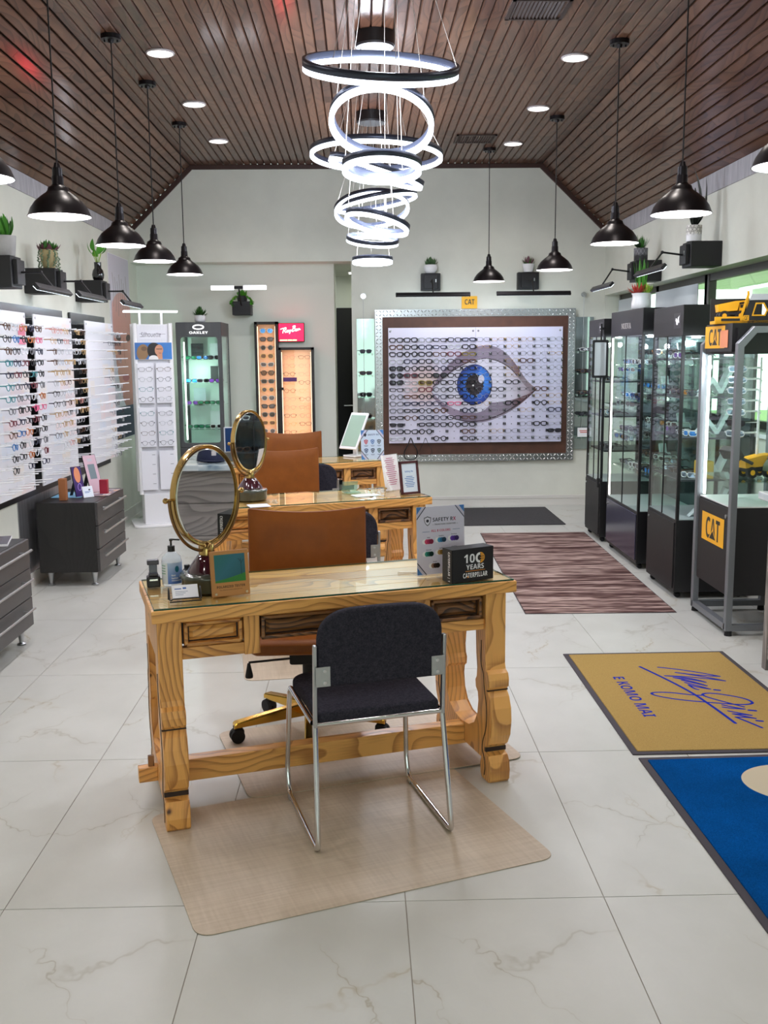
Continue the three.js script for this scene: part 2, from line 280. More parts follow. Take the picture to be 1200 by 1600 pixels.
{ // clipped hedge beyond the lawn
  const g = new THREE.IcosahedronGeometry(1, 4), p = g.attributes.position, r = rng(5);
  for (let i = 0; i < p.count; i++) { const x = p.getX(i), y = p.getY(i), z = p.getZ(i), k = 1 + 0.16 * (vnoise(x * 6 + 20, y * 6 + z * 5 + 20, 3, 64, 64) - 0.5) + 0.1 * (vnoise(x * 15 + 40, z * 15 + y * 11 + 40, 4, 64, 64) - 0.5); p.setXYZ(i, x * k, y * k, z * k); }
  g.computeVertexNormals(); const m = std(0xffffff, 1, 0, { map: fbmTex(95, [52, 84, 34], [104, 142, 66], 24, 24, 4) });
  const where = ['far end of the lawn', 'middle of the lawn edge', 'near end of the lawn', 'porch corner'];
  [[14, -24, 2.3], [14, -16, 2.7], [14, -8.3, 2.5], [14, 0, 2.8]].forEach(([x, z, s], i) => { const b = solo('shrub', g, m, 'round leafy green shrub outdoors by the ' + where[i], 'shrub', 'shrubs beyond the lawn'); b.position.set(x, s * 0.75 * 1.06 - 0.08, z); b.scale.set(s, s * 0.75, s * 1.3); });
}
// ---------- ceiling lights ----------
function posWord(i, n) { return ['first', 'second', 'third', 'fourth', 'fifth', 'sixth', 'seventh', 'eighth', 'ninth', 'tenth', 'eleventh', 'twelfth', 'thirteenth', 'fourteenth', 'fifteenth', 'sixteenth'][i]; }
{
  const ringG = lathe([[0.082, 0.002], [0.092, 0.002], [0.094, -0.004], [0.092, -0.01], [0.086, -0.013], [0.082, -0.01], [0.082, 0.002]], 36), discG = new THREE.CylinderGeometry(0.0845, 0.0845, 0.004, 36);
  const lens = glow(0xfff6ee, 2.6), rim = std(0xb9b2b4, 0.4);
  const rows = { left: [-1.29, [-9.69, -8.32, -6.97, -5.6, -4.22, -2.85, -1.45, -0.05, 1.35]], right: [1.472, [-9.87, -8.5, -7.1, -5.7, -4.3, -2.9, -1.5, -0.1, 1.3]] };
  for (const side of ['left', 'right']) {
    const [x, zs] = rows[side];
    zs.forEach((z, i) => {
      const t = thing('recessed_light', 'round recessed ceiling light on the ' + side + ', ' + posWord(i) + ' from the back wall', 'ceiling light', [x, HC, z], 0, 'recessed lights in the board ceiling');
      part('trim_ring', ringG, rim, t); part('lens', discG, lens, t).position.y = -0.008;
      const s = new THREE.SpotLight(0xfff8f0, LIGHT.recessed, 0, 1.25, 0.9, 2); s.position.set(0, -0.022, 0); s.target.position.set(0, -1, 0); s.castShadow = true; s.shadow.radius = 4; t.add(s, s.target);
    });
  }
}
// ceiling vents with louvre blades
{
  const make = (x0, x1, z0, z1, label) => {
    const t = thing('ceiling_vent', label, 'vent', [0, HC, 0]), m = std(0x3a2c27, 0.5, 0.2);
    part('frame', [span(x0, x1, -0.012, 0, z0, z0 + 0.02), span(x0, x1, -0.012, 0, z1 - 0.02, z1), span(x0, x0 + 0.02, -0.012, 0, z0, z1), span(x1 - 0.02, x1, -0.012, 0, z0, z1)], m, t);
    const n = Math.floor((x1 - x0 - 0.04) / 0.022), bl = bx(0.004, 0.016, z1 - z0 - 0.04); bl.rotateZ(0.6);
    for (let i = 0; i < n; i++) { const b = part('louvre', bl, m, t); b.position.set(x0 + 0.03 + i * 0.022, -0.004, (z0 + z1) / 2); }
  };
  make(0.885, 1.225, -6.32, -5.98, 'brown louvred ceiling vent at the top edge, near the front');
  make(0.9, 1.27, -9.82, -9.48, 'brown louvred ceiling vent nearest the back wall');
}
// ---------- pendants ----------
{
  const R = 0.158;
  const outer = [[0.0, 0.235], [0.018, 0.235], [0.02, 0.225], [0.022, 0.2], [0.028, 0.198], [0.029, 0.16], [0.036, 0.15], [0.05, 0.143], [0.054, 0.128], [0.062, 0.118], [0.085, 0.102], [0.118, 0.074], [0.142, 0.04], [0.153, 0.012], [R, 0.003], [R, 0]];
  const shadeG = lathe([...outer, [R - 0.003, 0.001], [0.149, 0.013], [0.138, 0.04], [0.114, 0.072], [0.083, 0.098], [0.05, 0.12], [0.0, 0.124]], 40);
  const innerG = lathe([[R - 0.004, 0.0005], [0.148, 0.013], [0.137, 0.039], [0.113, 0.071], [0.082, 0.097], [0.05, 0.119], [0.0, 0.122]].reverse(), 40);
  const shadeM = std(0x1d191c, 0.34, 0.55), innerM = std(0xf4f2ee, 0.5, 0, { side: THREE.DoubleSide }), cordM = std(0x151315, 0.8), bulbM = glow(0xf4f4ff, 9);
  const bulbG = new THREE.SphereGeometry(0.034, 16, 12);
  const spots = [['left', -1.525, [[-8.976, 414], [-7.684, 390], [-6.613, 364], [-5.3, 321], [-4.15, 263]]], ['right', 1.683, [[-8.805, 411], [-6.744, 363], [-5.36, 320], [-3.98, 262]]]];
  const rimY = { left: [2.365, 2.36, 2.36, 2.365, 2.36], right: [2.365, 2.365, 2.365, 2.36] };
  const pend = (x, z, y, label) => {
    const t = thing('pendant_light', label, 'pendant light', [x, y, z], 0, 'black dome pendant lights');
    part('shade', shadeG, shadeM, t); part('shade_lining', innerG, innerM, t);
    part('cap', [cyl(0.024, 0.026, 0.05, 0, 0.215, 0, 20), cyl(0.012, 0.02, 0.03, 0, 0.25, 0, 16)], shadeM, t);
    part('bulb', bulbG, bulbM, t).position.y = 0.05;
    part('cord', rod([0, 0.26, 0], [0, HC - y - 0.02, 0], 0.0042, 8), cordM, t);
    part('canopy', [cyl(0.062, 0.062, 0.028, 0, HC - y - 0.014, 0, 28), cyl(0.02, 0.014, 0.02, 0, HC - y - 0.036, 0, 14)], shadeM, t);
    for (const s of [-1, 1]) part('canopy_screw', cyl(0.005, 0.005, 0.014, s * 0.04, HC - y - 0.034, 0, 8), shadeM, t);
    const l = new THREE.PointLight(0xf6f4ff, LIGHT.pendant, 0, 2); l.position.y = 0.05; l.castShadow = true; l.shadow.radius = 2; t.add(l);
  };
  for (const [side, x, list] of spots) list.forEach(([z], i) => pend(x, z, rimY[side][i], 'black dome pendant lamp hanging on the ' + side + ', ' + posWord(i) + ' from the back wall'));
  pend(1.279, -10.11, 2.365, 'black dome pendant lamp above the yellow sign, close to the back wall');
}
// ---------- ring chandeliers ----------
{
  const bodyM = std(0x454a5a, 0.35, 0.6), stripM = glow(0xe9f1ff, LIGHT.ringGlow), wireM = std(0xc4bdb6, 0.4, 0.6), canM = std(0x2b292c, 0.4, 0.4), plateM = std(0x6d7076, 0.3, 0.8);
  const make = (z, rings, label, parts) => {
    const X = 0.113, t = thing('ring_chandelier', label, 'chandelier', [X, HC, z]);
    part('canopy', cyl(0.125, 0.125, 0.075, 0, -0.0375, 0, 40), canM, t); part('canopy_plate', cyl(0.118, 0.118, 0.012, 0, -0.08, 0, 40), plateM, t);
    rings.forEach(([dx, y, R, pitch, roll], i) => {
      const e = new THREE.Euler(pitch * Math.PI / 180, 0, roll * Math.PI / 180, 'ZXY'), w = 0.0115, h = 0.03, g = new THREE.Group();
      const seg = 72, body = lathe([[R - w, 0.001], [R + w, 0.001], [R + w, h], [R - w, h], [R - w, 0.001]], seg), strip = lathe([[R - w + 0.001, 0.001], [R - w + 0.001, -0.02], [R - w + 0.004, -0.023], [R + w - 0.004, -0.023], [R + w - 0.001, -0.02], [R + w - 0.001, 0.001]].reverse(), seg);
      g.name = 'ring'; g.position.set(dx, y - HC, 0); g.rotation.copy(e); t.add(g); part('ring_body', body, bodyM, g); part('ring_diffuser', strip, stripM, g);
      const l = new THREE.PointLight(0xeaf1ff, LIGHT.ring * R / 0.3, 0, 2); l.position.set(0, -0.05, 0); l.castShadow = true; l.shadow.radius = 6; g.add(l);
      const q = new THREE.Quaternion().setFromEuler(e);
      for (let k = 0; k < 3; k++) {
        const a = k * 2.094 + i * 0.5 + 0.15, p = new THREE.Vector3(Math.cos(a) * R, h, Math.sin(a) * R).applyQuaternion(q), rr = 0.09;
        part('cable', rod([p.x + dx, p.y + y - HC, p.z], [Math.cos(a) * rr, -0.084, Math.sin(a) * rr], 0.0014, 5), wireM, t);
      }
    });
  };
  make(-4.54, [[-0.011, 2.872, 0.326, 23, -3], [-0.01, 2.649, 0.218, -27, -6], [-0.01, 2.459, 0.163, -7, -1]], 'three-ring white light chandelier nearest the viewer, with the topmost ring');
  make(-6.59, [[0.002, 2.902, 0.41, -2, -2], [0.0, 2.8, 0.3, 4, -17], [0.002, 2.486, 0.2, -7, -14]], 'middle ring chandelier with tilted glowing rings and round ceiling canopy');
  make(-8.64, [[0.04, 2.916, 0.33, 0, 10], [-0.004, 2.855, 0.305, -19, 4], [-0.001, 2.605, 0.21, 16, -5], [-0.003, 2.438, 0.16, -3, 0]], 'farthest ring chandelier with the two lowest small glowing rings');
}
// ---------- wall mounted picture lights on black boxes ----------
const boxM = std(0x19181b, 0.55), barM = std(0x1e1d21, 0.4, 0.3);
function pictureLight(pos, turn, label, { w = 0.2, h = 0.18, d = 0.26, arm = 0.36, drop = 0.2, bar = 0.72, lift = 0.0, bent = true, glowK = LIGHT.bar } = {}) {
  // stands on a wall behind local z = 0, local +z into the room
  const t = thing('picture_light', label, 'wall light', pos, turn, 'black box picture lights');
  part('box', bx(w, h, d - 0.03, 0, 0, (d - 0.03) / 2, 0.006), boxM, t); part('backplate', bx(w * 0.72, h * 0.78, 0.03, 0, 0, d - 0.015, 0.004), boxM, t);
  part('switch', bx(0.012, 0.03, 0.006, w * 0.25, 0.01, d + 0.003), M.steel, t);
  part('arm', [rod([0, 0, d], [0, lift, d + arm * 0.62], 0.007), rod([0, lift, d + arm * 0.62], [0, -drop, d + arm], 0.007), new THREE.SphereGeometry(0.012, 10, 8).translate(0, lift, d + arm * 0.62)], barM, t);
  // the head is turned so that its diffuser faces the wall below
  const head = new THREE.Group(); head.name = 'lamp_head'; head.position.set(0, -drop - 0.01, d + arm); head.rotation.x = 0.85; t.add(head);
  part('light_bar', bx(bar, 0.026, 0.045, 0, 0, 0, 0.006), barM, head);
  part('diffuser', bx(bar * 0.96, 0.006, 0.03, 0, -0.0145, 0), glow(0xe6f5ff, 3), head);
  const l = new THREE.RectAreaLight(0xdcf0ff, glowK * 8, bar * 0.95, 0.04); l.position.set(0, -0.019, 0); l.rotation.set(-Math.PI / 2, 0, 0); head.add(l);
  return t;
}
pictureLight([XL, 2.2, -6.62], Math.PI / 2, 'black box picture light on the left wall nearest the viewer', { arm: 0.2, drop: 0.1, h: 0.2 });
pictureLight([XL, 2.21, -7.55], Math.PI / 2, 'black box picture light on the left wall under the trailing succulent', { arm: 0.2, drop: 0.1 });
pictureLight([XL, 2.22, -8.86], Math.PI / 2, 'black box picture light on the left wall under the black vase', { arm: 0.2, drop: 0.1 });
pictureLight([XR, 2.36, -7.48], -Math.PI / 2, 'black box picture light on the right wall nearer the viewer', { arm: 0.24, drop: 0.1, w: 0.2, lift: 0.02 });
pictureLight([XR, 2.36, -8.95], -Math.PI / 2, 'black box picture light on the right wall farther back', { arm: 0.24, drop: 0.12, w: 0.2, lift: 0.02 });
pictureLight([0.752, 2.415, ZB], 0, 'black box picture light above the eye display, left one', { w: 0.205, d: 0.13, arm: 0.3, drop: 0.14, bar: 0.77, glowK: 1.5 });
pictureLight([1.79, 2.42, ZB], 0, 'black box picture light above the eye display, right one', { w: 0.225, d: 0.13, arm: 0.3, drop: 0.14, bar: 0.77, glowK: 1.5 });
{ // twin tube light over the small wall box in the recess
  const t = thing('picture_light', 'black wall box with two bright white light tubes in the recess', 'wall light', [-1.278, 2.169, ZR], 0, 'black box picture lights');
  part('box', bx(0.2, 0.145, 0.2, 0, 0, 0.1, 0.008), boxM, t); part('arm', [rod([0, 0.03, 0.2], [0, 0.12, 0.34], 0.008), rod([0, 0.12, 0.34], [0, 0.2, 0.38], 0.008)], barM, t);
  part('bracket', bx(0.1, 0.03, 0.03, 0, 0.205, 0.39, 0.004), barM, t);
  for (const s of [-1, 1]) {
    part('light_tube', bx(0.245, 0.045, 0.035, s * 0.17, 0.203, 0.39, 0.008), glow(0xf2f6ff, 2.4), t);
    const l = new THREE.RectAreaLight(0xeef4ff, 5, 0.24, 0.045); l.position.set(s * 0.17, 0.203, 0.412); l.rotation.y = Math.PI; t.add(l);
  }
}
// ---------- rustic writing desks ----------
const legOuter = [[0.24, 0.755], [0.24, 0.47], [0.246, 0.452], [0.268, 0.442], [0.277, 0.418], [0.274, 0.39], [0.258, 0.374], [0.28, 0.352], [0.298, 0.31], [0.303, 0.26], [0.294, 0.2], [0.27, 0.158], [0.246, 0.142], [0.246, 0.12], [0.27, 0.112], [0.288, 0.088], [0.293, 0.055], [0.288, 0.018], [0.272, 0], [0.208, 0], [0.194, 0.02], [0.19, 0.06], [0.2, 0.085]];
const legInner = [[0.148, 0.62], [0.155, 0.5], [0.165, 0.44], [0.16, 0.402], [0.148, 0.385], [0.152, 0.36], [0.172, 0.345], [0.178, 0.31], [0.168, 0.25], [0.135, 0.2], [0.08, 0.172], [0, 0.162]];
function makeDesk(label) {
  const t = thing('writing_desk', label, 'desk', [0, 0, 0], 0, 'rustic pine writing desks');
  const L = 1.373, D = 0.515, TOP = 0.8;
  const np = 4, pw = D / np;
  for (let i = 0; i < np; i++) part('top_plank', grain(bx(L, 0.045, pw - 0.0015, 0, TOP - 0.0225 - 0.006, -D / 2 + (i + 0.5) * pw, 0.004), 'x'), M.pine[(i + 1) % 3], t);
  const gl = part('glass_top', sheet(L - 0.02, D - 0.02).rotateX(-Math.PI / 2).translate(0, TOP, 0), M.glassGreen, t); part('glass_edge', [bx(L - 0.02, 0.0055, 0.002, 0, TOP - 0.003, D / 2 - 0.01), bx(L - 0.02, 0.0055, 0.002, 0, TOP - 0.003, -D / 2 + 0.01), bx(0.002, 0.0055, D - 0.02, L / 2 - 0.01, TOP - 0.003, 0), bx(0.002, 0.0055, D - 0.02, -L / 2 + 0.01, TOP - 0.003, 0)], M.glassEdge, gl);
  // trestle ends cut from thick boards, front and back legs in one outline
  const right = legOuter, left = legOuter.map(([z, y]) => [-z, y]).reverse(), s = poly([...right, ...left]);
  const hole = new THREE.Path(); const hp = [...legInner, ...legInner.slice(0, -1).map(([z, y]) => [-z, y]).reverse()]; hp.forEach(([z, y], i) => (i ? hole.lineTo(z, y) : hole.moveTo(z, y))); hole.closePath(); s.holes.push(hole);
  const endG = extr(s, 0.085, 0.005, 2).rotateY(-Math.PI / 2); // shape x -> z, extrusion -> -x
  for (const [x0, k] of [[-0.585, 0], [0.65, 1]]) {
    const end = part('trestle_end', grain(endG.clone().translate(x0, -0.006, 0), 'y'), M.pine[k], t);
    const line = [[0.2, 0.56], [0.2, 0.47], [0.222, 0.43], [0.228, 0.39], [0.236, 0.36], [0.252, 0.31], [0.256, 0.26], [0.246, 0.21], [0.222, 0.16], [0.215, 0.12], [0.236, 0.09], [0.244, 0.055], [0.236, 0.022]];
    for (const q of [1, -1]) for (const xs of [x0 + 0.0005, x0 - 0.0855]) part('carved_line', bend(line.map(([z, y]) => [xs, y - 0.004, z * q]), 0.0022, 40, 5), M.darkBrown, end);
    for (const q of [1, -1]) { part('carved_groove', [bx(0.0855, 0.017, 0.012, x0 - 0.0425, 0.125, 0.2428 * q), bx(0.0855, 0.005, 0.01, x0 - 0.0425, 0.368, 0.2565 * q)], M.darkBrown, end); }
  }
  // aprons
  const z0 = 0.225, fr = (x0, x1, y0, y1, k, za = 0.195, zb = z0) => part('apron_rail', grain(span(x0, x1, y0, y1, za, zb, 0.003), x1 - x0 > y1 - y0 ? 'x' : 'y'), M.pine[k], t);
  fr(-0.585, -0.362, 0.605, 0.648, 2); fr(0.338, 0.565, 0.605, 0.648, 1); fr(-0.366, -0.309, 0.603, 0.749, 0, 0.19, z0 + 0.006); fr(0.283, 0.341, 0.603, 0.749, 1, 0.19, z0 + 0.006);
  fr(-0.585, 0.565, 0.738, 0.749, 1); part('apron_back', grain(span(-0.585, 0.565, 0.61, 0.749, -0.225, -0.2, 0.003), 'x'), M.pine[2], t);
  part('apron_core', span(-0.58, 0.56, 0.655, 0.745, 0.15, 0.2), M.darkBrown, t);
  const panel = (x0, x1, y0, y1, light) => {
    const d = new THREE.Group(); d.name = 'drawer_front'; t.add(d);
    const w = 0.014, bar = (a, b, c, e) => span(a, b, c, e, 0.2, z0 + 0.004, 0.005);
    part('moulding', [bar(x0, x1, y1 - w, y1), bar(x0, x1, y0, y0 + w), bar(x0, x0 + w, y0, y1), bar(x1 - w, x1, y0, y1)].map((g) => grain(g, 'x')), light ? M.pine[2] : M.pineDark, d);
    part('dark_recess', span(x0 + w, x1 - w, y0 + w, y1 - w, 0.198, 0.2025), M.darkBrown, d);  // plain dark brown sheet filling the recess round the raised panel
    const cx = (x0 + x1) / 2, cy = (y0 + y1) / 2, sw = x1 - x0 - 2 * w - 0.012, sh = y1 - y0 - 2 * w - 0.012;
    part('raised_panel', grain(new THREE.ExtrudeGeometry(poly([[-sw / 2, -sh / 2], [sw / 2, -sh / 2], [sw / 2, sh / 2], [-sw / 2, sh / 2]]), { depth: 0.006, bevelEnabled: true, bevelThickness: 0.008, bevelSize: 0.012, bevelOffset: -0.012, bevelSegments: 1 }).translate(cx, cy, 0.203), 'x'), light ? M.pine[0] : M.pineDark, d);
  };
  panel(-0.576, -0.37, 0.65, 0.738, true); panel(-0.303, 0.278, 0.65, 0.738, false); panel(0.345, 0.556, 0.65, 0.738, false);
  for (const s2 of [-1, 1]) {
    const x = s2 < 0 ? -0.66 : 0.64; part('side_panel', [grain(span(x - 0.006, x + 0.012, 0.66, 0.73, -0.1, 0.1, 0.004), 'z')], M.pineDark, t);
  }
  // long stretcher with its wedged tenons
  part('stretcher', grain(span(-0.6, 0.6, 0.07, 0.155, -0.03, 0.03, 0.004), 'x'), M.pine[1], t);
  for (const s2 of [-1, 1]) { const x = s2 < 0 ? -0.67 : 0.65; part('tenon', grain(span(Math.min(x, x + s2 * 0.07), Math.max(x, x + s2 * 0.07), 0.085, 0.14, -0.022, 0.022, 0.003), 'x'), M.pine[0], t); part('wedge', grain(bx(0.022, 0.1, 0.018, x + s2 * 0.022, 0.13, 0, 0.002), 'y'), M.pineDark, t); }
  return t;
}
const DK = [];
{
  const d1 = makeDesk('rustic pine desk with glass top nearest the viewer, behind the grey chair');
  const put = (d, x, z, deg) => { d.position.set(x, 0, z); d.rotation.y = deg * Math.PI / 180; DK.push(d); d.updateMatrixWorld(); };
  const copy = (label) => { const c = d1.clone(); c.name = numbered('writing_desk'); c.userData = { ...d1.userData, label }; scene.add(c); return c; };
  put(d1, -0.1435, -3.775, 16.87);
  put(copy('second rustic pine desk, carrying the two framed notices'), -0.305, -6.06, 18.5);
  put(copy('farthest rustic pine desk, in front of the eye display'), -0.49, -8.22, 18.5);
}
const onDesk = (i, x, z, y = 0.8) => { const v = new THREE.Vector3(x, y, z); DK[i].updateMatrixWorld(true); return v.applyMatrix4(DK[i].matrixWorld).toArray(); };

// ---------- grey stacking chairs on chrome sleds ----------
function makeVisitor(label) {
  const t = thing('visitor_chair', label, 'chair', [0, 0, 0], 0, 'grey visitor chairs'), r = 0.0098;
  for (const s of [-1, 1]) {
    const x = s * 0.238; // side loop: front leg, floor runner, rear leg
    part('sled_leg', pipe([[x * 0.95, 0.425, 0.15], [x * 0.95, 0.43, -0.235], [x, 0.1, -0.262], [x, r + 0.002, -0.232], [x, r, 0.247], [x * 0.95, 0.43, 0.183]], r, 0.03, 12), M.chrome, t);
    part('back_upright', xf(bx(0.013, 0.29, 0.02, 0, 0.145, 0, 0.004), { p: [x * 0.95, 0.42, 0.184], r: [0.06, 0, 0] }), M.steel, t);
    const pl = part('back_bracket', bx(0.05, 0.068, 0.004, s * 0.202, 0.603, 0.212, 0.0015), M.steel, t);
    for (const y of [0.583, 0.623]) part('bolt', cyl(0.0062, 0.0062, 0.006, 0, 0, 0, 12).rotateX(Math.PI / 2).translate(s * 0.197, y, 0.216), M.chrome, pl);
    part('foot_cap', [bx(0.024, 0.012, 0.03, x, 0.0065, -0.2, 0.003)], M.steel, t);
  }
  part('seat_rail', rod([-0.226, 0.43, 0.183], [0.226, 0.43, 0.183], r, 12), M.chrome, t); part('seat_rail', rod([-0.226, 0.41, -0.2], [0.226, 0.41, -0.2], r * 0.8, 10), M.chrome, t);
  // seat: rounded trapezoid with a rolled front
  const ss = new THREE.Shape(); ss.moveTo(-0.2, 0.19); ss.lineTo(0.2, 0.19); ss.quadraticCurveTo(0.215, 0.19, 0.217, 0.16); ss.lineTo(0.225, -0.17); ss.quadraticCurveTo(0.225, -0.26, 0.13, -0.265); ss.lineTo(-0.13, -0.265); ss.quadraticCurveTo(-0.225, -0.26, -0.225, -0.17); ss.lineTo(-0.217, 0.16); ss.quadraticCurveTo(-0.215, 0.19, -0.2, 0.19);
  const sg = extr(ss, 0.042, 0.014, 4, 16).rotateX(Math.PI / 2).translate(0, 0.472, 0); // plan x,z
  part('seat', grain(sg, 'x'), M.fabric, t);
  part('seat_pan', xf(extr(ss, 0.01, 0.003, 1, 12).rotateX(Math.PI / 2), { p: [0, 0.432, 0], s: [0.86, 1, 0.86] }), M.blackMatte, t);
  const bs = new THREE.Shape(); bs.moveTo(-0.2, 0); bs.lineTo(0.2, 0); bs.quadraticCurveTo(0.214, 0.002, 0.216, 0.02); bs.lineTo(0.218, 0.16); bs.bezierCurveTo(0.216, 0.235, 0.16, 0.268, 0.1, 0.272); bs.quadraticCurveTo(0, 0.28, -0.1, 0.272); bs.bezierCurveTo(-0.16, 0.268, -0.216, 0.235, -0.218, 0.16); bs.lineTo(-0.216, 0.02); bs.quadraticCurveTo(-0.214, 0.002, -0.2, 0);
  const bg = extr(bs, 0.034, 0.012, 4, 16).translate(0, 0, -0.017);
  { const p = bg.attributes.position; for (let i = 0; i < p.count; i++) { const x = p.getX(i); p.setZ(i, p.getZ(i) + 0.02 - x * x * 0.9 * 0.6); } bg.computeVertexNormals(); }
  part('backrest', grain(xf(bg, { p: [0, 0.562, 0.19], r: [0.06, 0, 0] }), 'x'), M.fabric, t);
  return t;
}
{
  const v = makeVisitor('dark grey chair with chrome sled legs in front of the nearest desk');
  v.position.set(0.0, 0.0035, -3.43); v.rotation.y = 15.6 * Math.PI / 180;
  const copy = (label, x, z, deg) => { const c = v.clone(); c.name = numbered('visitor_chair'); c.userData = { ...v.userData, label }; scene.add(c); c.position.set(x, 0, z); c.rotation.y = deg * Math.PI / 180; };
  copy('dark grey chair in front of the second desk, half hidden by brown leather', -0.17, -5.5, 10);
  copy('dark grey chair in front of the farthest desk, only an edge showing', -0.45, -7.85, 12);
}
// ---------- brown leather task chairs on brass stars ----------
function makeTask(label) {
  const t = thing('office_chair', label, 'office chair', [0, 0, 0], 0, 'brown leather office chairs');
  // faces +z
  const cushion = (w, h, d, r) => new RoundedBoxGeometry(w, h, d, 5, r);
  const seat = cushion(0.5, 0.1, 0.48, 0.045); { const p = seat.attributes.position; for (let i = 0; i < p.count; i++) { const x = p.getX(i) / 0.25, z = p.getZ(i) / 0.24; if (p.getY(i) < 0) p.setY(i, p.getY(i) + 0.0 + 0.045 * (x * x * 0.5 + z * z * 0.5)); } seat.computeVertexNormals(); }
  part('seat', grain(seat.translate(0, 0.435, 0.02), 'x'), M.leather, t);
  const W = 0.52, Hb = 0.5; const back = new THREE.BoxGeometry(W, Hb, 0.05, 26, 20, 3); {
    const p = back.attributes.position; for (let i = 0; i < p.count; i++) {
      let x = p.getX(i), y = p.getY(i), z = p.getZ(i); const u = x / (W / 2), v = y / (Hb / 2), edge = Math.max(Math.pow(Math.abs(u), 8), Math.pow(Math.abs(v), 8));
      z *= 1 - 0.5 * edge; z += 0.028 * u * u; // dished
      z += (z > 0 ? 1 : 0) * -0.004 * Math.exp(-Math.pow((Math.abs(x) - 0.09) / 0.012, 2)) * (1 - edge); // soft stitched channels
      if (v > 0) y += 0.022 * u * u * v; // top corners rise
      p.setXYZ(i, x, y, z);
    } back.computeVertexNormals();
  }
  const bk = part('backrest', grain(xf(back, { p: [0, 0.695, -0.22], r: [-0.1, 0, 0] }), 'x'), M.leather, t);
  const edgeL = []; for (let i = 0; i <= 24; i++) { const u = -1 + i / 12; edgeL.push([u * W / 2, Hb / 2 + 0.022 * u * u, 0.028 * u * u + 0.008]); }
  const pipeM = std(0x7d4214, 0.5);
  part('piping', [xf(bend(edgeL, 0.005, 48, 6), { p: [0, 0.695, -0.22], r: [-0.1, 0, 0] }), ...[-1, 1].map((s) => xf(rod([s * W / 2, -Hb / 2, 0.036], [s * W / 2, Hb / 2 + 0.022, 0.036], 0.005, 6), { p: [0, 0.695, -0.22], r: [-0.1, 0, 0] }))], pipeM, bk);
  part('back_support', [xf(bx(0.07, 0.34, 0.012, 0, 0.0, 0), { p: [0, 0.52, -0.25], r: [-0.1, 0, 0] }), bx(0.07, 0.012, 0.2, 0, 0.372, -0.17)], M.gold, t);
  part('mechanism', bx(0.16, 0.05, 0.2, 0, 0.36, 0, 0.01), M.blackMatte, t);
  part('gas_column', [cyl(0.028, 0.028, 0.09, 0, 0.3, 0, 20)], M.blackMatte, t); part('column_sleeve', cyl(0.024, 0.026, 0.19, 0, 0.17, 0, 20), M.gold, t);
  const lev = part('lever', rod([0.06, 0.365, 0.06], [-0.25, 0.365, 0.14], 0.005), M.blackMatte, t); part('lever_knob', xf(lathe([[0, 0.02], [0.006, 0.02], [0.01, 0.0], [0.017, -0.035], [0.016, -0.043], [0, -0.045]], 14), { p: [-0.25, 0.342, 0.14] }), M.blackMatte, lev);
  for (let k = 0; k < 5; k++) {
    const a = k * Math.PI * 2 / 5 + 0.3, g = new THREE.Group(); g.name = 'star_leg'; g.rotation.y = -a; t.add(g);
    part('leg_arm', xf(extr(poly([[0.02, 0.075], [0.02, 0.13], [0.05, 0.132], [0.335, 0.088], [0.345, 0.08], [0.345, 0.06], [0.32, 0.062]]), 0.042, 0.006, 2), { p: [0, 0.005, -0.021] }), M.gold, g);
    part('caster', [cyl(0.03, 0.03, 0.018, 0, 0, 0, 20).rotateX(Math.PI / 2).translate(0.33, 0.03, 0.014), cyl(0.03, 0.03, 0.018, 0, 0, 0, 20).rotateX(Math.PI / 2).translate(0.33, 0.03, -0.014), bx(0.05, 0.03, 0.044, 0.325, 0.046, 0, 0.012), cyl(0.007, 0.007, 0.03, 0.34, 0.062, 0, 10)], M.rubber, g);
  }
  return t;
}
{
  const c0 = makeTask('brown leather office chair with brass star base behind the nearest desk');
  c0.position.set(-0.245, 0.0068, -4.24); c0.rotation.y = 0.03;
  const copy = (label, x, z, deg) => { const c = c0.clone(); c.name = numbered('office_chair'); c.userData = { ...c0.userData, label }; scene.add(c); c.position.set(x, 0, z); c.rotation.y = deg * Math.PI / 180; };
  copy('brown leather office chair behind the second desk, beside the far mirror', -0.56, -7.25, 8);
  copy('brown leather office chair behind the farthest desk, below the tan cases', -0.61, -8.95, 6);
}
// ---------- eyewear ----------
function rimPts(style, s) { // one lens outline, s = side, centred on x = s * 0.034
  const out = [], n = 18, cx = s * 0.0345;
  for (let i = 0; i < n; i++) {
    const a = i / n * Math.PI * 2, c = Math.cos(a), q = Math.sin(a); let rx = 0.0265, ry = 0.0185, e = 0.55, dy = 0;
    if (style === 'round') { rx = 0.0235; ry = 0.0215; e = 0.95; } if (style === 'slim') { ry = 0.0145; e = 0.5; } if (style === 'wrap') { rx = 0.031; ry = 0.017; e = 0.6; } if (style === 'cat') dy = 0.004 * c * s * (q > 0 ? 1 : 0.2);
    if (style === 'pilot') { rx = 0.026; ry = 0.022; e = 0.8; dy = q < 0 ? 0 : 0; }
    let x = Math.sign(c) * Math.pow(Math.abs(c), e) * rx, y = Math.sign(q) * Math.pow(Math.abs(q), e) * ry + dy;
    if (q < 0) x *= 0.93; const wrapZ = -(cx + x) * (cx + x) * (style === 'wrap' ? 3.2 : 1.0);
    out.push([cx + x, y, wrapZ]);
  }
  return out;
}
const frameCache = {};
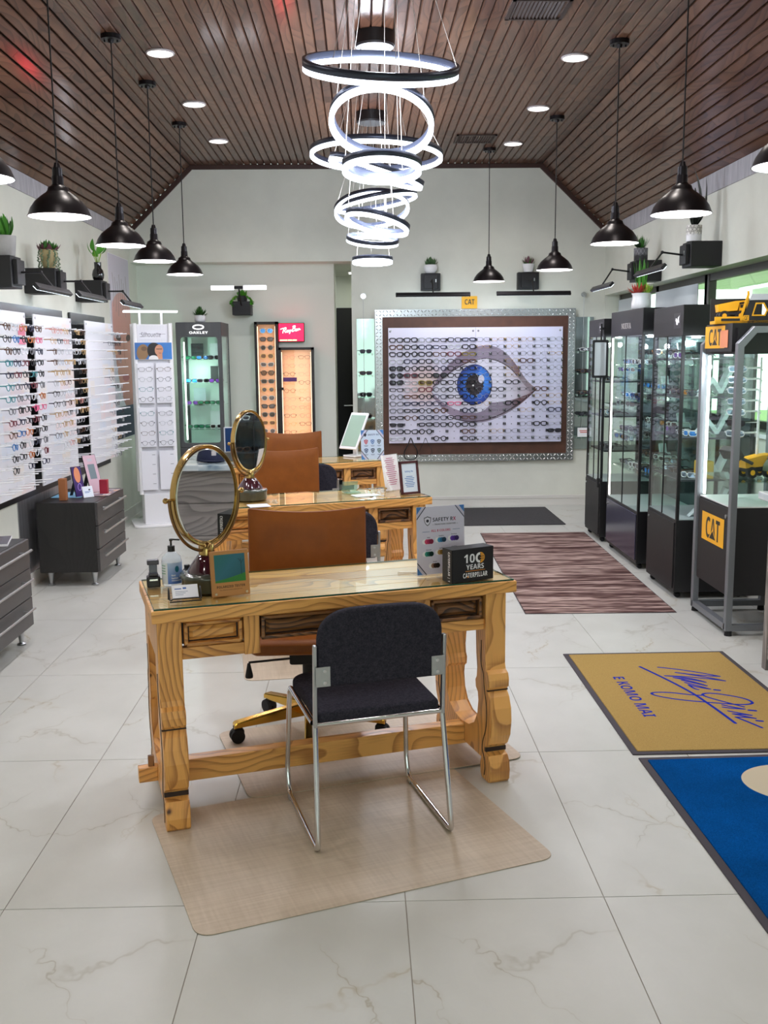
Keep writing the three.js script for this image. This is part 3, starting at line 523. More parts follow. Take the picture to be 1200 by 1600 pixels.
function frameGeo(style, thick, temple) { // front in the xy plane facing +z, temples run back
  const key = style + thick + temple; if (frameCache[key]) return frameCache[key];
  const list = [];
  for (const s of [-1, 1]) {
    list.push(bend(rimPts(style, s), thick, 26, 4, true));
    const hx = s * 0.064; list.push(bx(0.008, 0.009, 0.006, hx, 0.008, -0.005)); list.push(bx(thick * 1.3, 0.0065, temple, s * 0.0675, 0.009, -0.005 - temple / 2));
    if (temple > 0.08) list.push(xf(bx(thick * 1.3, 0.006, 0.035, 0, 0, -0.0175), { p: [s * 0.0675, 0.009, -0.005 - temple], r: [-0.55, 0, 0] }));
  }
  list.push(bend([[-0.0095, 0.004, 0], [0, 0.0085, 0.0015], [0.0095, 0.004, 0]], thick * 1.05, 6, 4));
  return (frameCache[key] = merge(list));
}
function lensGeo(style) {
  const key = 'lens' + style; if (frameCache[key]) return frameCache[key];
  return (frameCache[key] = merge([-1, 1].map((s) => { const p = rimPts(style, s), c = s * 0.0345, pos = [], uv = []; for (let i = 0; i < p.length; i++) { const a = p[i], b = p[(i + 1) % p.length]; pos.push(c, 0, -c * c + 0.001, ...a, ...b); uv.push(0, 0, 0, 0, 0, 0); } const g = new THREE.BufferGeometry(); g.setAttribute('position', new THREE.Float32BufferAttribute(pos, 3)); g.setAttribute('uv', new THREE.Float32BufferAttribute(uv, 2)); g.computeVertexNormals(); return g; })));
}
const tint = (hex, r = 0.12) => std(hex, r, 0.1, { side: THREE.DoubleSide });
const FC = { black: std(0x131318, 0.3), navy: std(0x1d2440, 0.3), brown: std(0x55341f, 0.35), wine: std(0x6d2233, 0.35), pink: std(0xd8628a, 0.35), gold: std(0xc9a877, 0.3, 0.7), silver: std(0xb4b6bc, 0.3, 0.7), grey: std(0x6f7076, 0.4), clear: std(0xcfd2d8, 0.2), blue: std(0x2c6fb0, 0.35), teal: std(0x2b7f86, 0.35), violet: std(0x6a3d9a, 0.35), olive: std(0x8b7d2c, 0.4), amber: std(0xb0642a, 0.35), green: std(0x4f7a4a, 0.35), white: std(0xe6e6e8, 0.35), rose: std(0xc98f86, 0.35) };
const LM = { smoke: tint(0x3c3b44), dark: tint(0x151519), blue: tint(0x2f7fd0, 0.06), green: tint(0x2f7a58, 0.08), amber: tint(0xb5762e, 0.08), violet: tint(0x7a3fa8, 0.08), brown: tint(0x4a3324), clearBlue: phys({ color: 0xcfe4ff, roughness: 0.05, transmission: 0.8, thickness: 0, side: THREE.DoubleSide }), lime: tint(0xa4c62e, 0.08) };
function eyewear(o) { // {pos, rot:[x,y,z], style, thick, temple, frame, lens, label, category, group, name, scale}
  const t = new THREE.Group(); t.name = numbered(o.name || 'eyeglasses'); t.position.set(...o.pos); t.rotation.set(...(o.rot || [0, 0, 0]), 'YXZ'); if (o.scale) t.scale.setScalar(o.scale); scene.add(t);
  part('frame', frameGeo(o.style || 'rect', o.thick || 0.0024, o.temple || 0.03), o.frame, t);
  if (o.lens) part('lenses', lensGeo(o.style || 'rect'), o.lens, t);
  return tag(t, o.label, o.category || 'eyeglasses', o.group);
}
const FN = Object.fromEntries(Object.entries(FC).map(([k, v]) => [v.uuid, k]));
const colourWord = (m) => ({ wine: 'dark red', clear: 'clear', gold: 'gold', grey: 'grey', navy: 'navy blue', rose: 'dusty pink', olive: 'olive' }[FN[m.uuid]] || FN[m.uuid]);

// ---------- the big eye display on the back wall ----------
{
  const t = thing('display_board', 'large eyeglasses display board printed with a blue eye', 'display board', [0, 0, ZB + 0.006]);
  const plateM = std(0xa3a6a8, 0.28, 0.95), treadM = std(0xf4f5f6, 0.18, 0.9);  // one metal in two tones: reflection contrast put into plate and tread colours
  const x0 = 0.158, x1 = 2.312, y0 = 0.5, y1 = 2.133, w = 0.078;
  const bars = [[x0, x1, y1 - w, y1], [x0, x1, y0, y0 + w], [x0, x0 + w, y0 + w, y1 - w], [x1 - w, x1, y0 + w, y1 - w]];
  const loz = new THREE.ConeGeometry(0.021, 0.012, 4).rotateX(Math.PI / 2).scale(1.25, 0.42, 1), tread = [];
  for (const [a, b, c, d] of bars) {
    part('diamond_plate_border', span(a, b, c, d, 0.03, 0.042), plateM, t);
    const nx = Math.round((b - a) / 0.037), ny = Math.round((d - c) / 0.037); for (let i = 0; i < nx; i++) for (let j = 0; j < ny; j++) tread.push(xf(loz, { p: [a + (i + 0.5) * (b - a) / nx, c + (j + 0.5) * (d - c) / ny, 0.0445], r: [0, 0, ((i + j) % 2 ? 1 : -1) * Math.PI / 4] }));
  }
  part('raised_tread', tread, treadM, t).userData.kind = 'stuff';
  part('brown_backing', grain(span(x0 + 0.01, x1 - 0.01, y0 + 0.01, y1 - 0.01, 0, 0.034), 'x', 0, 0), std(0xffffff, 0.55, 0, { map: metres(fbmTex(61, [70, 40, 27], [92, 55, 38], 12, 12), 0.8, 0.8) }), t);
  const px0 = 0.297, px1 = 2.168, py0 = 0.708, py1 = 1.94, W = px1 - px0, H = py1 - py0;
  const eye = canvasTex(1536, 1012, (g, cw, ch) => {
    const bg = g.createLinearGradient(0, 0, cw, 0); bg.addColorStop(0, '#dcd8ea'); bg.addColorStop(0.5, '#d9d7ec'); bg.addColorStop(1, '#cfd0e8'); g.fillStyle = bg; g.fillRect(0, 0, cw, ch);
    const S = cw / 825, X = (x) => (x - 230) * S, Yy = (y) => (y - 393) * (ch / 544), P = (pts, close = true) => { g.beginPath(); pts.forEach((p, i) => { if (!i) g.moveTo(X(p[0]), Yy(p[1])); else if (p.length === 2) g.lineTo(X(p[0]), Yy(p[1])); else g.bezierCurveTo(X(p[0]), Yy(p[1]), X(p[2]), Yy(p[3]), X(p[4]), Yy(p[5])); }); if (close) g.closePath(); };
    const blush = g.createRadialGradient(X(400), Yy(660), 10, X(400), Yy(660), 230); blush.addColorStop(0, 'rgba(238,196,150,0.5)'); blush.addColorStop(0.5, 'rgba(240,195,185,0.5)'); blush.addColorStop(1, 'rgba(240,200,200,0)'); g.fillStyle = blush; g.fillRect(0, 0, cw, ch);
    // fine lashes / construction lines at the right
    g.strokeStyle = 'rgba(120,110,150,0.35)'; g.lineWidth = 2; for (let i = 0; i < 9; i++) { g.beginPath(); g.moveTo(X(690 + i * 36), Yy(440)); g.quadraticCurveTo(X(740 + i * 34), Yy(500), X(790 + i * 28), Yy(560 + i * 6)); g.stroke(); }
    const lid = g.createLinearGradient(X(430), 0, X(935), 0); lid.addColorStop(0, '#a08da0'); lid.addColorStop(0.35, '#8d8198'); lid.addColorStop(0.75, '#8f8494'); lid.addColorStop(0.83, '#6d4f55'); lid.addColorStop(1, '#6c4a50');
    // whole eye white
    P([[430, 690], [500, 610, 590, 545, 690, 540], [800, 540, 860, 620, 935, 685], [850, 760, 760, 830, 640, 842], [540, 838, 470, 780, 430, 690]]); g.fillStyle = '#dedcec'; g.fill();
    const corner = g.createLinearGradient(X(760), 0, X(935), 0); corner.addColorStop(0, 'rgba(190,185,200,0)'); corner.addColorStop(1, 'rgba(140,120,130,0.95)'); P([[760, 560], [820, 575, 870, 640, 935, 685], [880, 730, 830, 760, 780, 780]]); g.fillStyle = corner; g.fill();
    // upper lid band
    P([[428, 690], [470, 600, 560, 490, 680, 478], [770, 470, 820, 545, 856, 600], [848, 606, 840, 616, 838, 622], [800, 570, 750, 540, 690, 538], [590, 545, 500, 620, 428, 690]]); g.fillStyle = lid; g.fill();
    P([[838, 620], [846, 608, 850, 604, 858, 602], [880, 640, 905, 665, 938, 684], [925, 690, 918, 694, 905, 700], [880, 670, 860, 645, 838, 620]]); g.fillStyle = '#8b7d86'; g.fill();
    // lower lid band
    P([[430, 690], [460, 770, 540, 840, 640, 846], [760, 838, 860, 765, 938, 684], [860, 730, 800, 745, 720, 748], [700, 780, 670, 795, 640, 797], [540, 790, 480, 750, 430, 690]]); g.fillStyle = lid; g.fill();
    g.strokeStyle = '#3a2b33'; g.lineWidth = 7; P([[440, 672], [500, 610, 590, 545, 690, 538], [760, 545, 810, 580, 840, 622]], false); g.stroke(); g.lineWidth = 8; P([[520, 815], [640, 860, 760, 842, 936, 684]], false); g.stroke();
    // iris
    const cx = X(638), cy = Yy(662), rx = 84 * S, ry = 96 * (ch / 544);
    g.save(); g.translate(cx, cy); g.scale(rx, ry); const ir = g.createRadialGradient(0, 0, 0.2, 0, 0, 1); ir.addColorStop(0, '#4f8de0'); ir.addColorStop(0.6, '#2c63c4'); ir.addColorStop(0.93, '#1d3a94'); ir.addColorStop(1, '#141b45'); g.fillStyle = ir; g.beginPath(); g.arc(0, 0, 1, 0, 7); g.fill();
    g.fillStyle = 'rgba(60,150,240,0.55)'; g.beginPath(); g.moveTo(0, 0); g.arc(0, 0, 0.95, -1.2, 0.5); g.closePath(); g.fill();
    g.fillStyle = '#2a1c26'; g.beginPath(); for (let i = 0; i <= 40; i++) { const a = i / 40 * Math.PI * 2, r = 0.5 + (i % 2 ? 0.05 : -0.02); g.lineTo(Math.cos(a) * r, Math.sin(a) * r); } g.fill(); g.fillStyle = '#d6d4e4'; g.beginPath(); g.ellipse(0.38, -0.28, 0.17, 0.2, 0, 0, 7); g.fill(); g.fillStyle = '#fff'; g.beginPath(); g.arc(-0.08, 0.02, 0.06, 0, 7); g.fill(); g.restore();
    g.fillStyle = 'rgba(90,85,110,0.5)'; g.fillRect(cw / 2 - 2, 0, 3, ch);
    g.fillStyle = '#77757f'; for (const [x, y] of [[0.01, 0.03], [0.485, 0.03], [0.515, 0.03], [0.985, 0.03], [0.01, 0.97], [0.485, 0.975], [0.515, 0.975], [0.985, 0.97]]) { g.beginPath(); g.arc(x * cw, y * ch, 9, 0, 7); g.fill(); }
  });
  const panelM = std(0xd9d7e6, 0.4); part('white_panel', bx(W, H, 0.012, (px0 + px1) / 2, (py0 + py1) / 2, 0.072), panelM, t);
  part('eye_print', sheet(W - 0.002, H - 0.002).translate((px0 + px1) / 2, (py0 + py1) / 2, 0.0786), printMat(eye, 0.35), t);
  part('standoff', [[px0 + 0.03, py1 - 0.03], [px1 - 0.03, py1 - 0.03], [px0 + 0.03, py0 + 0.03], [px1 - 0.03, py0 + 0.03]].map(([x, y]) => cyl(0.008, 0.008, 0.05, 0, 0, 0, 12).rotateX(Math.PI / 2).translate(x, y, 0.06)), M.steel, t);
  const clipG = bx(0.01, 0.028, 0.02, 0, 0, 0.01), spare = [], nub = bx(0.006, 0.008, 0.012, 0, -0.002, 0.006), clipM = std(0x101014, 0.5);
  const r = rng(99), empty = new Set(['10,4', '12,1', '13,3', '13,4', '14,1', '14,2', '14,4', '9,9', '8,8', '11,10', '12,7', '12,8', '13,10', '11,8']), special = { '2,4': ['wine', null], '2,5': ['olive', null], '9,4': ['pink', null], '3,0': ['clear', null], '3,1': ['navy', null], '4,0': ['black', LM.smoke], '5,0': ['black', LM.smoke], '6,0': ['black', LM.smoke], '5,3': ['black', LM.smoke], '5,1': ['wine', LM.smoke], '6,2': ['olive', LM.brown], '12,0': ['black', LM.smoke], '13,11': ['black', LM.smoke], '14,0': ['clear', null], '7,2': ['wine', null], '8,0': ['grey', null], '9,0': ['grey', null], '10,0': ['grey', null], '6,1': ['silver', null], '7,1': ['silver', null], '8,1': ['brown', null], '7,3': ['grey', null], '3,3': ['silver', null], '10,5': ['navy', null], '11,5': ['brown', null], '1,4': ['clear', null], '0,2': ['silver', null], '0,5': ['navy', null] };
  for (let row = 0; row < 15; row++) for (let col = 0; col < 12; col++) {
    const x = px0 + 0.083 + col * 0.1555, y = py1 - 0.128 - row * 0.0752, key = row + ',' + col;
    for (const s of [-1, 1]) if (col < 2) spare.push(clipG.clone().translate(x + s * 0.069, y, 0.0785)); else part('peg', clipG, clipM, t).position.set(x + s * 0.069, y, 0.0785); if (col > 5 || empty.has(key)) { const n = part('nose_peg', nub, clipM, t); n.position.set(x, y, 0.0785); }
    const a = r(), b = r(), e = r(); if (empty.has(key)) continue;
    const thin = col > 5 && !(special[key]) && !['12,10', '7,10', '10,11', '9,10', '6,8', '8,8', '3,9', '7,7', '9,8'].includes(key);
    const sp = special[key], fm = sp ? FC[sp[0]] : thin ? [FC.silver, FC.grey, FC.silver, FC.gold][Math.floor(a * 4)] : a < 0.72 ? FC.black : a < 0.86 ? FC.navy : FC.brown, style = ['rect', 'rect', 'slim', 'cat', 'rect', 'round'][Math.floor(b * 6)];
    eyewear({ pos: [x, y - 0.002 + (e - 0.5) * 0.003, ZB + 0.112], rot: [0, 0, (e - 0.5) * 0.05], style, thick: thin ? 0.0015 : 0.0036 + 0.0016 * e, temple: 0.024, frame: fm, lens: sp && sp[1] ? sp[1] : null, scale: 1.13,
      label: `${colourWord(fm)}-rimmed eyeglasses on the eye display, ${posWord(row)} row, ${posWord(col)} from the left`, group: 'eyeglasses on the eye display' });
  }
  part('peg_rows', spare, clipM, t).userData.kind = 'stuff';
  // two eyewear cords hanging from the lowest pegs
  [[0.53, 0.6, 'thicker cord loop, left one'], [0.69, 0.56, 'thinner cord loop, right one']].forEach(([x, b, w], i) => {
    const th = i ? 0.0026 : 0.006, y0 = 0.765, dy = i ? 0.2 : 0.235;
    solo('eyewear_cord', bend([[x, y0, ZB + 0.1], [x - 0.028, y0 - 0.07, ZB + 0.11], [x - 0.068, y0 - 0.15, ZB + 0.1], [x - 0.06, y0 - dy + 0.015, ZB + 0.095], [x, y0 - dy, ZB + 0.1], [x + 0.058, y0 - dy + 0.02, ZB + 0.1], [x + 0.07, y0 - 0.14, ZB + 0.105], [x + 0.028, y0 - 0.06, ZB + 0.11]], th, 60, 7, true), FC.black, 'black eyewear cord hanging below the eye display, ' + w, 'cord', 'eyewear cords');
  });
}
// ---------- three white rod boards on the left wall ----------
{
  const defs = [[-7.105, 'nearest', 0], [-8.215, 'middle', 1], [-9.56, 'farthest', 2]];
  const rodG = new THREE.CylinderGeometry(0.0035, 0.0042, 0.15, 7).rotateZ(Math.PI / 2).translate(0.075, 0, 0), rodM = std(0xf1f1f4, 0.25), r = rng(17);
  const pal = [[FC.black, FC.navy, FC.brown, FC.wine, FC.grey, FC.blue, FC.amber, FC.teal, FC.pink, FC.clear, FC.black, FC.black], [FC.gold, FC.silver, FC.gold, FC.rose, FC.grey, FC.silver, FC.black, FC.gold, FC.brown, FC.clear], [FC.silver, FC.gold, FC.grey, FC.black, FC.silver]];
  const skirt = std(0xffffff, 0.4, 0, { map: canvasTex(256, 340, (g, w, h) => { g.fillStyle = '#e2e3ea'; g.fillRect(0, 0, w, h); const q = rng(3); for (let i = 0; i < 26; i++) { g.fillStyle = ['rgba(240,215,215,0.5)', 'rgba(215,225,240,0.5)', 'rgba(235,225,215,0.5)'][i % 3]; g.fillRect(q() * w, q() * h, 30 + q() * 60, 14 + q() * 30); } }) });
  defs.forEach(([z1, word, k]) => {
    const z0 = z1 + 0.93, t = thing('rod_board', `white eyeglasses rod board on black backing, ${word} of three on the left wall`, 'display board', [XL + 0.006, 0, 0], 0, 'white rod boards');
    part('black_backing', span(0, 0.012, 0.66, 2.03, z1 - 0.05, z0 + 0.13), M.black, t);
    part('backing_header', span(0.012, 0.02, 1.93, 2.03, z1 - 0.05, z0 + 0.13), std(0x6c7074, 0.25, 0.7), t);
    part('white_board', span(0.09, 0.1, 0.733, 1.967, z1, z0, 0.002), std(0xe4e5ea, 0.4), t);
    const face = part('board_print', new THREE.PlaneGeometry(0.926, 1.23).rotateY(Math.PI / 2).translate(0.1006, 1.35, (z0 + z1) / 2), skirt, t);
    if (k === 0) part('pink_card', bx(0.002, 0.14, 0.14, 0.103, 1.82, z1 + 0.1), std(0xe58aa2, 0.6), t);
    part('standoff', [[1.94, z0 - 0.03], [1.94, z1 + 0.03], [0.76, z0 - 0.03], [0.76, z1 + 0.03]].map(([y, z]) => cyl(0.009, 0.009, 0.1, 0, 0, 0, 12).rotateZ(Math.PI / 2).translate(0.054, y, z)), M.steel, t);
    for (let row = 0; row < 15; row++) for (let col = 0; col < 6; col++) {
      const y = 1.865 - row * 0.0757, z = z1 + 0.075 + col * 0.156; // col 0 is farthest from the viewer
      const a = part('acrylic_rod', rodG, rodM, t); a.position.set(0.1, y, z); a.rotation.z = 0.06;
      const q = r(), q2 = r(), q3 = r(), hidden = k === 0 && col > 4; let has = k === 0 ? row < 12 || (row === 12 && col % 2 === 0) : k === 1 ? row < 12 && q > 0.1 : (col >= 1 && col <= 3 && q > 0.3);
      if (!has || hidden) continue;
      const fm = pal[k][Math.floor(q2 * pal[k].length)];
      eyewear({ pos: [XL + 0.215 + q3 * 0.012, y - 0.012, z], rot: [0, Math.PI / 2 + (q3 - 0.5) * 0.25, (q2 - 0.5) * 0.06], style: ['rect', 'round', 'cat', 'round', 'pilot'][Math.floor(q3 * 5)], thick: k === 0 ? 0.0032 : 0.002, temple: 0.045, frame: fm,
        label: `${colourWord(fm)} eyeglasses on the ${word} left wall board, ${posWord(row)} row, ${posWord(col)} from the far end`, group: 'eyeglasses on the left wall boards' });
    }
  });
}
// ---------- revolving white tower ----------
{
  const t = thing('display_tower', 'white revolving eyeglasses tower with a script logo and light bar on top', 'display tower', [-2.05, 0, -9.98], 0.3);
  part('base_plate', extr(rrect(0.52, 0.5, 0.08), 0.025, 0.006, 2).rotateX(-Math.PI / 2), M.whiteGloss, t); part('pedestal', bx(0.3, 0.31, 0.3, 0, 0.17, 0, 0.01), M.white, t);
  const W = 0.36, D = 0.3;
  part('core', span(-W / 2 + 0.02, W / 2 - 0.02, 0.32, 1.97, -D / 2 + 0.02, D / 2 - 0.02), M.white, t);
  const corner = new THREE.CylinderGeometry(0.022, 0.022, 1.66, 16);
  for (const sx of [-1, 1]) for (const sz of [-1, 1]) { const c = part('corner_tube', corner, M.whiteGloss, t); c.position.set(sx * (W / 2 - 0.012), 1.15, sz * (D / 2 - 0.012)); }
  const ribs = []; for (let i = 0; i < 22; i++) ribs.push(bx(0.006, 1.62, 0.006, -0.155 + i * 0.0148, 1.15, D / 2 - 0.02)); part('ribbed_front', ribs, std(0xdcdce6, 0.4), t);
  for (const sx of [-1, 1]) part('light_post', bx(0.022, 0.12, 0.022, sx * 0.105, 2.03, 0, 0.003), M.whiteGloss, t);
  part('light_bar', bx(0.52, 0.02, 0.09, 0, 2.095, 0.02, 0.006), glow(0xf4f6ff, 1.6), t);
  const logo = canvasTex(512, 160, (g, w, h) => { g.fillStyle = '#e4e4ec'; g.fillRect(0, 0, w, h); g.fillStyle = '#4b4a58'; g.save(); g.translate(40, 118); g.transform(1, 0, -0.12, 1, 0, 0); g.font = '98px sans-serif'; g.scale(0.82, 1.15); g.fillText('Silhouette', 0, 0); g.restore(); g.fillRect(18, 62, 190, 5); g.fillRect(360, 66, 130, 5); g.fillRect(24, 112, 90, 5); });
  part('logo_panel', sheet(0.27, 0.085).translate(0.0, 1.87, D / 2 - 0.015), printMat(logo), t);
  const ad = canvasTex(384, 192, (g, w, h) => { const b = g.createLinearGradient(0, 0, w, 0); b.addColorStop(0, '#2d64a8'); b.addColorStop(1, '#3b7cc4'); g.fillStyle = b; g.fillRect(0, 0, w, h); g.fillStyle = '#8a6a48'; g.beginPath(); g.ellipse(80, 110, 62, 92, 0.15, 0, 7); g.fill(); g.fillStyle = '#6b4f35'; g.beginPath(); g.ellipse(95, 70, 30, 26, 0, 0, 7); g.fill(); g.fillStyle = '#1f1614'; g.beginPath(); g.ellipse(205, 100, 76, 100, -0.2, 0, 7); g.fill(); g.fillStyle = '#c98f70'; g.beginPath(); g.ellipse(250, 86, 44, 62, 0.1, 0, 7); g.fill(); g.fillRect(228, 130, 56, 60); g.fillStyle = '#1c1416'; g.fillRect(222, 70, 60, 7); g.fillStyle = '#8d4038'; g.fillRect(246, 118, 26, 6); g.fillStyle = '#e7e4e4'; g.beginPath(); g.ellipse(190, 185, 50, 40, 0, 0, 7); g.fill(); });
  part('photo_card', bx(0.355, 0.165, 0.012, 0.0, 1.715, D / 2 + 0.006), M.whiteGloss, t); part('photo_print', sheet(0.35, 0.16).translate(0.0, 1.715, D / 2 + 0.0125), printMat(ad, 0.3), t);
  let n = 0; const cardG = bx(0.152, 0.385, 0.012, 0, 0, 0, 0.003), cardM = std(0xe9e9f0, 0.4);
  for (let r = 0; r < 3; r++) for (const sx of [-1, 1]) {
    const cy = 1.405 - r * 0.425, c = part('frame_card', cardG, cardM, t); c.position.set(sx * 0.088, cy, D / 2 + 0.012);
    for (let k = 0; k < 4; k++) {
      const y = cy + 0.145 - k * 0.095; part('card_mark', bx(0.03, 0.004, 0.001, sx * 0.088 + 0.045, y + 0.01, D / 2 + 0.0187), FC.grey, t);
      if (r === 2) continue; const fm = [FC.grey, FC.navy, FC.brown, FC.black, FC.teal, FC.silver][(n++ * 5) % 6], p = new THREE.Vector3(sx * 0.088, y - 0.012, D / 2 + 0.05); t.updateMatrixWorld(true); p.applyMatrix4(t.matrixWorld);
      eyewear({ pos: p.toArray(), rot: [0, 0.3, 0], style: k % 2 ? 'round' : 'rect', thick: 0.0014, temple: 0.026, frame: fm, label: `thin ${colourWord(fm)} eyeglasses on the white tower, ${posWord(r * 4 + k)} from the top, ${sx < 0 ? 'left' : 'right'} column`, group: 'eyeglasses on the white tower' });
    }
  }
}
// ---------- generic shelf contents ----------
const shelfRand = rng(4242);
function shelfEyewear(where, x0, x1, z0, z1, y, n, face, cat = 'sunglasses', lensSet = ['smoke', 'blue', 'green', 'amber', 'dark', 'violet'], group) {
  for (let i = 0; i < n; i++) {
    const q = (i + 0.5) / n, x = x0 + (x1 - x0) * q, z = z0 + (z1 - z0) * q, fm = [FC.black, FC.black, FC.white, FC.grey, FC.navy, FC.brown][Math.floor(shelfRand() * 6)], ln = lensSet[Math.floor(shelfRand() * lensSet.length)], jit = (shelfRand() - 0.5) * 0.5;
    eyewear({ name: 'sunglasses', pos: [x, y + 0.022, z], rot: [0, face + jit, 0], style: shelfRand() < 0.6 ? 'wrap' : 'rect', thick: 0.0028, temple: 0.11, frame: fm, lens: LM[ln], category: cat, group, label: `${colourWord(fm)} ${ln === 'dark' ? 'black' : ln}-lensed sunglasses, ${posWord(i)} on ${where}` });
  }
}
const zig = (w, h, d) => { // folded white display stand, open zigzag
  const s = poly([[-w / 2, 0], [-w / 2 + 0.035, 0], [-w * 0.1, h * 0.62], [w * 0.12, h * 0.25], [w / 2 - 0.03, h], [w / 2, h * 0.96], [w * 0.16, h * 0.08], [w * 0.06, h * 0.08], [-w * 0.12, h * 0.42]]); return extr(s, d, 0.003); };
// ---------- grey sunglasses cabinet in the recess ----------
{
  const x0 = -1.89, x1 = -1.425, zf = -10.42, zb = -11.0, H = 2.005, t = thing('glass_cabinet', 'grey floor cabinet of sports sunglasses with lit shelves, back left', 'display cabinet', [0, 0, 0]), gm = std(0x4c4d50, 0.4, 0.25), cx = (x0 + x1) / 2, w = x1 - x0;
  part('base', span(x0, x1, 0, 0.72, zb, zf, 0.006), gm, t);
  // front frame with rounded opening
  const fr = rrect(w, H - 0.72, 0.01, 0, 0); fr.holes.push(rrect(w - 0.085, H - 0.72 - 0.2, 0.035, 0.0, -0.05)); part('front_frame', extr(fr, 0.03, 0.004).translate(cx, (H + 0.72) / 2, zf - 0.03), gm, t);
  part('header', span(x0, x1, H - 0.14, H, zb, zf - 0.03, 0.004), gm, t);
  for (const x of [x0 + 0.012, x1 - 0.012]) part('back_post', bx(0.024, H - 0.72, 0.03, x, (H + 0.72) / 2, zb + 0.015), gm, t);
  part('back_panel', span(x0 + 0.01, x1 - 0.01, 0.72, H - 0.14, zb, zb + 0.01), std(0xd9e8e2, 0.35), t);
  part('front_glass', sheet(w - 0.06, H - 0.92).translate(cx, (H + 0.72) / 2 - 0.05, zf - 0.02), M.pane, t);
  for (const x of [x0 + 0.004, x1 - 0.004]) part('side_glass', new THREE.PlaneGeometry(zf - zb - 0.06, H - 0.86).rotateY(Math.PI / 2).translate(x, (H + 0.58) / 2, (zf + zb) / 2), M.pane, t);
  const logo = canvasTex(256, 128, (g, w2, h2) => { g.fillStyle = '#4c4d50'; g.fillRect(0, 0, w2, h2); g.strokeStyle = g.fillStyle = '#ffffff'; g.lineWidth = 14; g.beginPath(); g.ellipse(128, 40, 52, 22, 0, 0, 7); g.stroke(); g.font = 'bold 38px sans-serif'; g.textAlign = 'center'; g.save(); g.translate(128, 112); g.scale(1.35, 1); g.fillText('OAKLEY', 0, 0); g.restore(); });
  const lm = std(0xffffff, 0.4, 0, { map: logo, emissive: 0xffffff, emissiveMap: canvasTex(256, 128, (g, w2, h2) => { g.fillStyle = '#000'; g.fillRect(0, 0, w2, h2); g.strokeStyle = g.fillStyle = '#ffffff'; g.lineWidth = 14; g.beginPath(); g.ellipse(128, 40, 52, 22, 0, 0, 7); g.stroke(); g.font = 'bold 38px sans-serif'; g.textAlign = 'center'; g.save(); g.translate(128, 112); g.scale(1.35, 1); g.fillText('OAKLEY', 0, 0); g.restore(); }), emissiveIntensity: 0.9 });
  part('lit_logo', sheet(0.26, 0.12).translate(cx, H - 0.072, zf + 0.0008), lm, t);
  const led = glow(0xeafff8, 5); for (const x of [x0 + 0.07]) part('led_strip', bx(0.012, H - 1.0, 0.012, x, (H + 0.72) / 2 - 0.06, zf - 0.06), led, t);
  const pl = new THREE.PointLight(0xdcfff2, LIGHT.led, 0, 2); pl.position.set(cx - 0.12, 1.5, zf - 0.12); pl.castShadow = true; t.add(pl);
  [0.9, 1.15, 1.38, 1.62].forEach((y, i) => {
    part('shelf', span(x0 + 0.02, x1 - 0.02, y, y + 0.006, zb + 0.02, zf - 0.07), M.glassGreen, t);
    shelfEyewear(`${['lowest', 'second', 'third', 'top'][i]} shelf of the grey cabinet`, x0 + 0.05, x1 - 0.05, zf - 0.2, zf - 0.2, y + 0.006, 3, 0.15, 'sunglasses', ['blue', 'green', 'dark', 'lime', 'violet'], 'sunglasses in the grey cabinet');
  });
  const cards = [[-1.75, 1.63, 0x23262a, 'black', 'highest'], [-1.55, 1.63, 0xd8dbe0, 'white', 'highest'], [-1.55, 1.39, 0x2a2b2e, 'dark', 'second highest'], [-1.57, 0.91, 0xe4e6ea, 'white', 'lowest'], [-1.74, 1.16, 0xcfd9e4, 'pale', 'second lowest']];
  for (const [x, y, c, w2, s] of cards) { const k = thing('display_card', `${w2} display card standing at the back of the ${s} shelf in the grey cabinet`, 'card', [x, y + 0.006, zb + 0.12]); part('card', bx(0.13, 0.16, 0.006, 0, 0.08, 0), std(c, 0.5), k); part('foot', bx(0.1, 0.004, 0.05, 0, 0.002, 0.02), M.blackMatte, k); }
}
